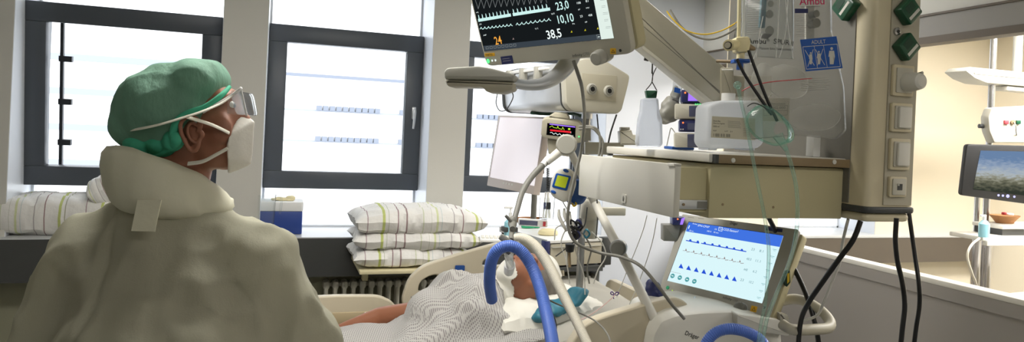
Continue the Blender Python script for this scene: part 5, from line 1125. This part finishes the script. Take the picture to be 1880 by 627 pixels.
ptext(m, BM2, 'ADULT', (1489, 81), (1515, 79.5), 7, 'wirewhite', .0018)
ribbon(m, BM2, [(1473, 86), (1536, 81), (1542, 122), (1480, 127), (1473, 86)], 1, 'wirewhite', .0018); ribbon(m, BM2, [(1494, 85), (1500, 125)], .8, 'wirewhite', .0018); ribbon(m, BM2, [(1511, 83.5), (1518, 124)], .8, 'wirewhite', .0018)
def person_icon(cx_, y0, y1, mm, w_=1.0):
    p = pixpoly(BM2, [(cx_, y0+2.2)])[0]; m.cyl((p[0], p[1], .001), (p[0], p[1], .002), .0035*w_, m=mm, M=BM2, seg=14); h = y1-y0
    m.flat(pixpoly(BM2, [(cx_-4*w_, y0+h*.2), (cx_+4*w_, y0+h*.2), (cx_+5.5*w_, y0+h*.55), (cx_+3.8*w_, y0+h*.55), (cx_+3*w_, y0+h*.35), (cx_+3.2*w_, y1), (cx_+.6*w_, y1), (cx_, y0+h*.62), (cx_-.6*w_, y1), (cx_-3.2*w_, y1), (cx_-3*w_, y0+h*.35), (cx_-3.8*w_, y0+h*.55), (cx_-5.5*w_, y0+h*.55)][::-1]), .0019, mm, BM2)
person_icon(1526, 87, 118, 'wirewhite', 1.1); person_icon(1487.5, 95, 118, 'wirewhite', .6); person_icon(1502.5, 93, 118, 'wirewhite', .7)
for a, b in (((1477, 92), (1494, 120)), ((1492, 91), (1482, 122)), ((1496, 91), (1513, 119)), ((1510, 90), (1499, 121))): ribbon(m, BM2, [a, b], 1.1, 'wirewhite', .0022)
m.build('adult_label', b2, label='blue ADULT label')
m = MB('magenta'); ptext(m, BM2, 'Ambu', (1467, 9), (1513, 8), 13, 'magenta', .0018, bold=.01); ribbon(m, BM2, [(1470, 13), (1505, 12)], .7, 'ink', .0018); pr(m, BM2, rc(1459, 16, 1483, 24), .0002, .0012, 'navy')
for k in range(12): ribbon(m, BM2, [(1460, 30+k*3.4), (1486+(k*7) % 9, 29+k*3.4)], .4, 'midgrey', .0012)
for k in range(7): ribbon(m, BM2, [(1470, 146+k*3.4), (1515+(k*5) % 12, 143+k*3.4)], .4, 'midgrey', .0012)
m.build('print', b2)
m = MB('greyplastic'); pr(m, BM2, rc(1491, 8, 1506, 70), -.03, -.024, 'wirewhite')
for y, q in ((25, .009), (42, .012)): p = pixpoly(BM2, [(1499, y)])[0]; m.lathe([(q, -.022), (q, .001)], (p[0], p[1], 0), M=BM2, m='midgrey')
m.build('insert_card', b2)
rb = organic([('e', PD(1445, 150, 1.84), (.065, .035, .045), Euler((0, .15, 0)).to_matrix()), ('e', PD(1495, 215, 1.85), (.085, .03, .038), Euler((0, -.1, 0)).to_matrix()), ('e', PD(1400, 150, 1.83), (.03, .03, .05))], .005, 4, lambda p, nn: noise.noise(p*35)*.003)
MB('bagsoft').add(rb, 'bagsoft').build('resuscitator_bag', b2, smooth=180)
m = MB('label'); Mc2 = camfr(1418, 205, 1.80, roll=-3, yaw=8); pr(m, Mc2, [(1378, 181), (1450, 180), (1448, 222), (1376, 222)], -.002, 0, 'label')
ptext(m, Mc2, 'SPUR II Adult Resuscitator', (1384, 192), (1442, 192), 4, 'ink', .0004); ptext(m, Mc2, '325.002.000', (1404, 200), (1442, 199.5), 4.5, 'ink', .0004); ribbon(m, Mc2, [(1402, 194), (1446, 193.5), (1445, 211), (1402, 211.5), (1402, 194)], .5, 'ink', .0004); ribbon(m, Mc2, [(1402, 203), (1445, 202.5)], .5, 'ink', .0004)
p = pixpoly(Mc2, [(1439, 217)])[0]; m.cyl((p[0], p[1], 0), (p[0], p[1], .0006), .004, m='ink', M=Mc2); m.build('product_label', b2)
cable('elastic_cord', [(1362, 167, 1.70), (1380, 158, 1.70), (1410, 151, 1.71), (1450, 147, 1.73), (1490, 144, 1.75)], .8, 'pink', 'thin red cord running across the packages', 'cord')
m = MB('offwhite'); a = PY(1490, 282, 1.55); b = PY(1480, 248, 1.55); 
tag(MB('white').bb((a.x-.012, 1.53, ZT+.0005), (a.x+.012, 1.56, b.z), bev=.003).build('white_bottle'), 'narrow white holder standing on the shelf below the packages', 'holder')
# ---------------- flowmeter
fl = thing('flowmeter', 'oxygen flowmeter with clear tube, cream valve and blue ring', 'flowmeter', PD(1358, 110, 1.66))
MB('clearpl').cyl(PD(1362, -40, 1.66), PD(1360, 68, 1.66), .013).build('outer_tube', fl)
MB('cream').cyl(PD(1358, -40, 1.66), PD(1356, 68, 1.66), .004).cyl(PD(1367, -40, 1.66), PD(1365, 68, 1.66), .0025, m='white').build('inner_tube', fl)
VM = camfr(1357, 82, 1.66)
m = MB('cream'); pr(m, VM, [(1346, 70), (1372, 68), (1375, 80), (1371, 97), (1350, 98), (1345, 85)], -.02, .018, 'cream', .006, .006); m.cyl(PD(1360, 97, 1.66), PD(1359, 108, 1.66), .009); m.build('valve_body', fl)
m = MB('cream').cyl(PD(1350, 82, 1.65), PD(1337, 83, 1.62), .012, .0135).cyl(PD(1338, 83, 1.622), PD(1336, 83, 1.617), .009, m='ink').cyl(PD(1337, 83, 1.62), PD(1335.5, 83, 1.615), .007, m='beige2'); m.cyl(PD(1372, 86, 1.66), PD(1386, 90, 1.66), .010, .004, 'brown'); m.build('knob', fl)
m = MB('blue'); pr(m, VM, rc(1344, 109, 1374, 116), -.014, .014, 'blue', .003, .002); m.cyl(PD(1359, 108, 1.66), PD(1358, 128, 1.66), .008, m='blue'); m.build('hose_nut', fl)
MB('brown').cyl(PD(1316, 112, 1.7), PD(1346, 113, 1.67), .004).cyl(PD(1326, 128, 1.7), PD(1346, 128, 1.67), .002, m='wirewhite').build('side_spigot', fl)
for pts, lab in (([(1353, 108), (1366, 135), (1392, 175), (1417, 210)], 'left black rubber strap stretched from the flowmeter to the mask'), ([(1374, 92), (1386, 125), (1405, 175), (1427, 222)], 'right black rubber strap stretched from the flowmeter to the mask')):
    cable('rubber_strap', [(x, y, 1.62) for x, y in pts], 3.6, 'rubber', lab, 'strap', flat=.8)
# oxygen mask
mk_ = thing('oxygen_mask', 'clear green oxygen mask hanging in front of the canister', 'mask', PD(1410, 275, 1.60))
MKM = camfr(1412, 232, 1.60, roll=-35)
rg = []
for k in range(9):
    t = k/8; z = .045*math.sin(t*1.45); sc_r = math.cos(t*1.35)
    rg.append([MKM @ V((math.cos(a_)*.056*(.25+.75*sc_r)+.018*t+noise.noise(V((math.cos(a_)*1.5, math.sin(a_)*1.5, t)))*.006, math.sin(a_)*.036*(.25+.75*sc_r)*(1-.18*math.cos(a_)), z)) for a_ in [2*math.pi*i/40 for i in range(40)]])
MB('o2mask').loft(rg, None, False).build('mask_shell', mk_, smooth=180)
ri = [p for p in rg[0]]; MB('o2mask').tube(ri+[ri[0]], .0028, sub=1).build('rim', mk_)
MB('o2tube').cyl(PD(1428, 248, 1.56), PD(1444, 275, 1.56), .012, .005).build('tube_port', mk_)
MB('darkgrey').tube([PD(1372, 195, 1.6), PD(1384, 189, 1.59), (PD(1402, 196, 1.58)), PD(1412, 208, 1.58)], .0013).build('nose_wire', mk_)
cable('oxygen_tube', [(1442, 270, 1.57), (1452, 300, 1.58), (1462, 345, 1.6), (1464, 400, 1.62), (1458, 450, 1.64), (1444, 495, 1.66), (1425, 540, 1.68), (1408, 585, 1.7), (1398, 640, 1.72)], 3.4, 'o2tube', 'clear green tube from the mask down past the ventilator edge', 'tube')
cable('oxygen_tube', [(1354, 157, 1.58), (1360, 185, 1.57), (1370, 225, 1.57), (1380, 280, 1.58), (1392, 340, 1.6), (1404, 400, 1.62), (1411, 450, 1.64), (1410, 500, 1.66), (1405, 555, 1.68), (1396, 600, 1.7), (1390, 650, 1.72)], 3.0, 'o2tube', 'clear green tube running down across the cabinet and ventilator screen', 'tube')
MB('o2tube').sph(PD(1354, 156, 1.58), .009).build('tube_end', mk_)
# ---------------- ventilator
VD = FR((1.423, 1.984, 1.113), (.349, -.937, .003), (.443, .168, .881))
ven = thing('ventilator', 'ventilator with a tilted blue and white screen beside the bed', 'ventilator', (1.5, 1.98, 0))
m = MB('silver'); OUT = [(1252, 392), (1466, 420), (1456, 452), (1407, 583), (1398, 585), (1217, 536), (1211, 527), (1250, 404)]
m = MB('greyplastic'); pr(m, VD, OUT, -.02, 0, 'greyplastic', .003, .008); pr(m, VD, [(1258, 396), (1470, 424), (1412, 582), (1216, 532)], -.055, -.02, 'tan', .006, .01); h_ = m.build('display_housing', ven)
s = MB('s_bg'); SCR = [(1264.7, 406.7), (1438.4, 432.1), (1399.1, 556.2), (1224.8, 514.5)]
pr(s, VD, SCR, 0, .0008, 's_bg'); pr(s, VD, [(1264.7, 406.7), (1438.4, 432.1), (1431.8, 453), (1259.6, 424.3)], .0008, .001, 's_blue')
ribbon(s, VD, [(1264.7, 406.7), (1438.4, 432.1)], 1.2, 'ink', .001); ribbon(s, VD, [(1264.7, 406.7), (1224.8, 514.5)], .8, 'ink', .001)
def T(s_, a, b, h, mm='s_white'): ptext(s, VD, s_, a, b, h, mm, .0013)
T('SPN-CPAP', (1281, 415), (1302, 418.4), 3.6); T('Evita', (1272, 411), (1280, 412.5), 2.2); T('CO2-Sensor?', (1328, 422.5), (1355, 427), 4.2); ribbon(s, VD, [(1320.5, 416.5), (1327, 417.5), (1326, 424), (1319.5, 423), (1320.5, 416.5)], .7, 's_white', .0013); ribbon(s, VD, [(1322, 420), (1326, 420.6)], .7, 's_white', .0013)
T('O2', (1312, 421.5), (1316, 422), 2.6); T('100 %', (1298, 425), (1306, 426.3), 2.6); T('40 mm', (1310, 427), (1319, 428.5), 2.6); T('Erw.', (1266, 424), (1274, 425.3), 2.4); ribbon(s, VD, [(1266, 414), (1264.5, 419)], 1.6, 's_white', .0013)
def L2(a, b, t): return (a[0]+(b[0]-a[0])*t, a[1]+(b[1]-a[1])*t)
ribbon(s, VD, [(1260, 441), (1283.5, 446)], 1.6, 's_dblue'); ribbon(s, VD, [(1288, 446.3), (1370, 461.5)], 1.6, 's_dblue')
for k, t in enumerate((.07, .195, .31, .44, .555, .68, .80, .93)):
    x, y = L2((1260, 440.5), (1370, 461), t); s.flat(pixpoly(VD, [(x-2.6, y), (x-1.2, y-3.2), (x+1.6, y-2.8), (x+2.8, y+1)]), .0013, 's_dblue', VD)
for k in range(8):
    x, y = L2((1258, 459.5), (1357, 480.5), k/7); ribbon(s, VD, [(x-4, y), (x, y+.5)], .6, 's_tan'); s.flat(pixpoly(VD, [(x, y+.5), (x+2, y-4), (x+3.5, y+1)]), .0013, 's_tan', VD); ribbon(s, VD, [(x+3, y+2.5), (x+8.5, y+2.5)], 1, 's_tan')
    x, y = L2((1246, 491), (1344, 514.5), k/7); s.flat(pixpoly(VD, [(x, y), (x+5, y-7.6), (x+9, y+2)]), .0013, 's_dblue', VD)
for s_, x, y, w_ in (('23', 1379, 459, 6), ('8.1', 1394, 462, 7), ('48.0', 1370, 476.5, 9), ('11.1', 1387, 480, 9), ('448', 1365, 496, 7), ('6.2', 1382, 499.5, 7), ('23', 1359, 515, 6), ('10.2', 1375, 519, 8)): T(s_, (x, y), (x+w_, y+w_*.2), 4.6, 's_num')
for x, y in ((1235, 506), (1248.3, 509.2), (1261.7, 512.6), (1275, 516)):
    c_ = pixpoly(VD, [(x, y)])[0]; s.cyl((c_[0], c_[1], .0008), (c_[0], c_[1], .0012), .0085, m='s_teal', M=VD); ribbon(s, VD, [(x-1.5, y-.5), (x+1.5, y+.5)], 1.2, 's_white', .0015)
for k in range(8): x, y = L2((1419, 457), (1390, 545), k/7); ribbon(s, VD, [(x, y), (x+7, y+1.4)], .7, 's_teal'); ribbon(s, VD, [(x+1, y+2.6), (x+5, y+3.4)], .5, 's_num')
ribbon(s, VD, [(1232, 498), (1250, 502)], .4, 's_tan'); s.build('screen', h_)
d_ = MB('ink'); ptext(d_, VD, 'Dräger', (1340, 411), (1354, 413), 5, 'ink', .0006, bold=.01); pr(d_, VD, [(1408, 416), (1437, 420), (1436, 426), (1406, 422)], 0, .0006, 'navy'); ptext(d_, VD, 'Infinity', (1327, 547), (1343, 551), 4.4, 'ink', .0006); ptext(d_, VD, 'C500', (1344.5, 551), (1354, 553.5), 4.4, 'midgrey', .0006)
pr(d_, VD, [(1380, 560), (1391, 562.5), (1388, 573), (1377, 570.5)], 0, .0006, 'stickyellow'); ribbon(d_, VD, [(1381, 568.5), (1385, 563.5), (1386.5, 570), (1381, 568.5)], .7, 'ink', .0008)
ribbon(d_, VD, [(1263, 398), (1274, 399.5)], .8, 'midgrey', .0006); ribbon(d_, VD, [(1282, 400), (1292, 401.5)], .8, 'midgrey', .0006); c_ = pixpoly(VD, [(1403, 563.5)])[0]; d_.cyl((c_[0], c_[1], 0), (c_[0], c_[1], .0008), .004, m='ink', M=VD); d_.build('lettering', ven)
c_ = pixpoly(VD, [(1361.5, 567.5)])[0]; MB('greyplastic').lathe([(.019, 0), (.0195, .004), (.018, .02), (.014, .023), (.001, .0235)], (c_[0], c_[1], 0), M=VD, m='midgrey').lathe([(.0225, 0), (.0225, .002)], (c_[0], c_[1], 0), M=VD, m='silver').build('control_knob', ven)
li = MB('s_green'); c_ = pixpoly(VD, [(1226, 527.5)])[0]; li.cyl((c_[0], c_[1], 0), (c_[0], c_[1], .002), .0065, m='scrubgreen', M=VD)
for x, y in ((1234.5, 532.5), (1241, 534.5)): c_ = pixpoly(VD, [(x, y)])[0]; li.sph((c_[0], c_[1], .0005), .002, 's_lime', VD, 8)
li.build('indicator_lights', ven)
BMv = camfr(1320, 600, 2.12, yaw=8)
pts = [(1180, 720), (1200, 612), (1214, 588), (1240, 578), (1290, 572), (1352, 570), (1420, 580), (1438, 594), (1444, 720)]
m = MB('offwhite'); pr(m, BMv, pts, -.30, 0, 'offwhite', .022, .012); ptext(m, BMv, 'Dräger', (1257, 613.5), (1282, 622.5), 8.5, 'ink', .0006, bold=.012); m.build('body', ven)
m = MB('beige'); pr(m, BMv, [(1345, 571), (1420, 581), (1441, 596), (1441, 612), (1380, 603), (1345, 590)], -.02, .03, 'offwhite', .006, .008); pr(m, BMv, [(1424, 570), (1442, 575), (1446, 598), (1428, 592)], -.1, .02, 'beige', .006, .006); m.build('side_block', ven)
zb_ = PD(1320, 720, 2.12).z; q = PD(1330, 600, 2.28); MB('offwhite').cyl((q.x, q.y, zb_+.02), (q.x, q.y, .12), .06).box((q.x, q.y, .10), (.45, .45, .05), bev=.02).build('stand', ven)
for dx, dy in ((-.2, -.2), (.2, -.2), (-.2, .2), (.2, .2)): MB('darkgrey').cyl((q.x+dx-.015, q.y+dy, .04), (q.x+dx+.015, q.y+dy, .04), .04).cyl((q.x+dx, q.y+dy, .04), (q.x+dx, q.y+dy, .09), .012).build('castor', ven)
MB('bedbeige').tube([PD(1436, 552, 2.22), PD(1460, 548, 2.18), PD(1486, 556, 2.14), PD(1510, 572, 2.1), PD(1524, 590, 2.06), PD(1520, 601, 2.03), PD(1495, 604, 2.0), PD(1465, 605, 1.98), PD(1448, 602, 1.98), PD(1436, 594, 2.0)], .0155, 'beige2', seg=16).build('handle', ven)
m = MB('greyplastic'); m.cyl(PD(1330, 575, 2.3), PD(1330, 540, 2.42), .03).box((0, 0, 0), (.10, .04, .05), 'midgrey', .01, camfr(1322, 565, 2.3)).cyl(PD(1237, 560, 2.25), PD(1262, 582, 2.15), .004).cyl(PD(1276, 545, 2.3), PD(1257, 582, 2.15), .0035, m='silver'); m.build('display_mount', ven)
Mg = camfr(1446, 511, 2.14); m = MB('green'); pr(m, Mg, [(1443, 499), (1451, 496), (1452, 518), (1445, 527), (1441, 520)], -.02, .0, 'darkgreen', .003, .003); pr(m, Mg, [(1445, 502), (1449, 500), (1449, 516), (1445, 520)], 0, .002, 'yellow'); m.build('side_clip', ven)
tag(MB('hoseblue').tube([PD(1284, 665, 1.90), PD(1297, 628, 1.90), PD(1316, 609, 1.90), PD(1342, 603, 1.90), PD(1374, 610, 1.91), PD(1400, 628, 1.92), PD(1416, 665, 1.93)], .0145, corr=.07, pitch=.0055, seg=18).build('breathing_hose', smooth=80), 'blue corrugated hose arching in front of the ventilator', 'hose')
m = organic([('e', PD(1200, 530, 2.36), (.030, .02, .028)), ('e', PD(1208, 540, 2.34), (.018, .02, .02)), ('e', PD(1194, 520, 2.36), (.014, .02, .016))], .004, 3, lambda p, nn: noise.noise(p*50)*.006)
tag(MB('navy').add(m, 'navy').build('cable_pouch'), 'small navy pouch hanging left of the ventilator screen', 'pouch')
bx_ = camfr(1230, 425, 2.5); m = MB('midgrey'); pr(m, bx_, [(1218, 412), (1250, 412), (1245, 443), (1218, 442)], -.05, 0, 'midgrey', .004, .004); pr(m, bx_, [(1234, 398), (1256, 398), (1252, 412), (1234, 412)], -.04, .01, 'navy', .003, .003); c_ = pixpoly(bx_, [(1243, 401)])[0]; m.sph((c_[0], c_[1], .011), .003, 'led', bx_, 8); pr(m, bx_, [(1250, 400), (1256, 398), (1252, 411), (1247, 411)], .01, .012, 's_purple')
tag(m.build('infusion_pump'), 'grey pump with violet light half hidden behind the ventilator screen', 'pump')
# ---------------- black and white cables on the right
cable('power_cable', [(1580, 405, 1.80), (1566, 440, 1.80), (1538, 478, 1.82), (1508, 520, 1.86), (1484, 556, 1.9), (1470, 590, 1.95), (1464, 650, 2.0)], 4.6, 'rubber', 'thick black cable curving from the column bottom to the lower left')
cable('power_cable', [(1408, 392, 2.25), (1432, 440, 2.25), (1456, 488, 2.2), (1478, 535, 2.15), (1490, 570, 2.12), (1500, 610, 2.1), (1506, 660, 2.1)], 4.6, 'rubber', 'thick black cable emerging behind the ventilator screen, crossing the other')
cable('power_cable', [(1646, 400, 1.62), (1644, 440, 1.62), (1648, 480, 1.62), (1657, 520, 1.62), (1661, 560, 1.62), (1657, 600, 1.62), (1652, 650, 1.62)], 4.4, 'rubber', 'left of the two black cables hanging below the column')
cable('power_cable', [(1662, 340, 1.92), (1670, 400, 1.9), (1680, 470, 1.88), (1687, 520, 1.86), (1688, 560, 1.86), (1682, 600, 1.86), (1676, 650, 1.86)], 3.8, 'rubber', 'right of the two black cables hanging beside the column')
cable('power_cable', [(1557, 402, 1.85), (1548, 440, 1.88), (1542, 480, 1.9), (1528, 515, 1.92), (1512, 555, 1.95), (1500, 578, 2.0), (1470, 590, 2.05)], 2.6, 'wirewhite', 'pale cable hanging from the cabinet beside the black one')
cable('power_cable', [(1224, 20, 2.3), (1236, 36, 2.3), (1260, 56, 2.3), (1295, 63, 2.3), (1330, 54, 2.3), (1360, 36, 2.3)], 1.3, 'yellow', 'thin yellow cable sagging below the ceiling')
cable('power_cable', [(1230, 18, 2.32), (1250, 48, 2.32), (1275, 66, 2.32), (1305, 72, 2.32), (1335, 62, 2.32), (1360, 45, 2.32)], 2.0, 'hosegrey', 'grey cable sagging below the yellow one near the ceiling')
for pts, lab in (([(1188, 395), (1178, 430), (1150, 500), (1132, 545)], 'thin white infusion line left of the ventilator'), ([(1206, 400), (1196, 450), (1172, 520), (1150, 570)], 'second thin white infusion line nearest the ventilator')):
    cable('infusion_line', [(x, y, 2.3) for x, y in pts], .8, 'wirewhite', lab, 'tube')
cable('infusion_line', [(1239, 243, 2.0), (1232, 235, 1.99), (1228, 250, 1.98), (1224, 268, 1.98)], .9, 'wirewhite', 'thin white line at the left side of the pump stack', 'tube')
cable('infusion_line', [(1060, 590, 2.16), (1092, 572, 2.2), (1122, 548, 2.24), (1130, 538, 2.26)], .9, 'palepink', 'thin pale pink line lying across the bed sheet', 'tube')
for x, y, d, lab in ((1128, 540, 2.26, 'small purple tie on the pink line near the bed head'), (1090, 590, 2.16, 'small purple tie lower on the sheet near the rail')):
    mt = MATS.get('purple') or mat('purple', (84, 50, 130), .6)
    m = MB('purple')
    m.tube([PD(x, y, d), PD(x-4, y-5, d-.01), PD(x-7, y-3, d-.01), PD(x-5, y, d), PD(x, y, d), PD(x+4, y-4, d-.01), PD(x+8, y-3, d-.01), PD(x+5, y+1, d), PD(x, y, d)], .0017, seg=6).sph(PD(x, y, d), .0035)
    m.tube([PD(x, y, d), PD(x-2, y+4, d), PD(x-1, y+8, d)], .0014, seg=6)
    tag(m.build('purple_tie'), lab, 'tie')
cable('cable', [(1000, 545, 1.95), (1020, 556, 1.98), (1060, 572, 2.0), (1095, 590, 1.98), (1118, 618, 1.9), (1124, 660, 1.85)], 1.6, 'hosegrey', 'thin grey cable running over the sheet to the near rail')
cable('cable', [(1012, 570, 1.86), (1020, 590, 1.84), (1021, 612, 1.8), (1018, 650, 1.75)], 1.4, 'black', 'thin black wire running beside the lower blue hose')
# groups of repeated things
for base, phrase in (('infusion_pump', 'infusion pumps around the shelf'), ('power_cable', 'cables hanging by the column and ceiling'), ('rubber_strap', 'black rubber straps on the flowmeter'),
                     ('oxygen_tube', 'clear green oxygen tubes'), ('purple_tie', 'purple ties on the bed sheet'), ('resuscitator_package', 'packaged resuscitators on the column'),
                     ('infusion_line', 'thin infusion lines by the bed'), ('breathing_hose', 'breathing hoses'), ('cable', 'cables around the monitors and bed')):
    for o in list(COL.objects):
        if o.parent is None and o.name.split('.')[0] == base: o['group'] = phrase
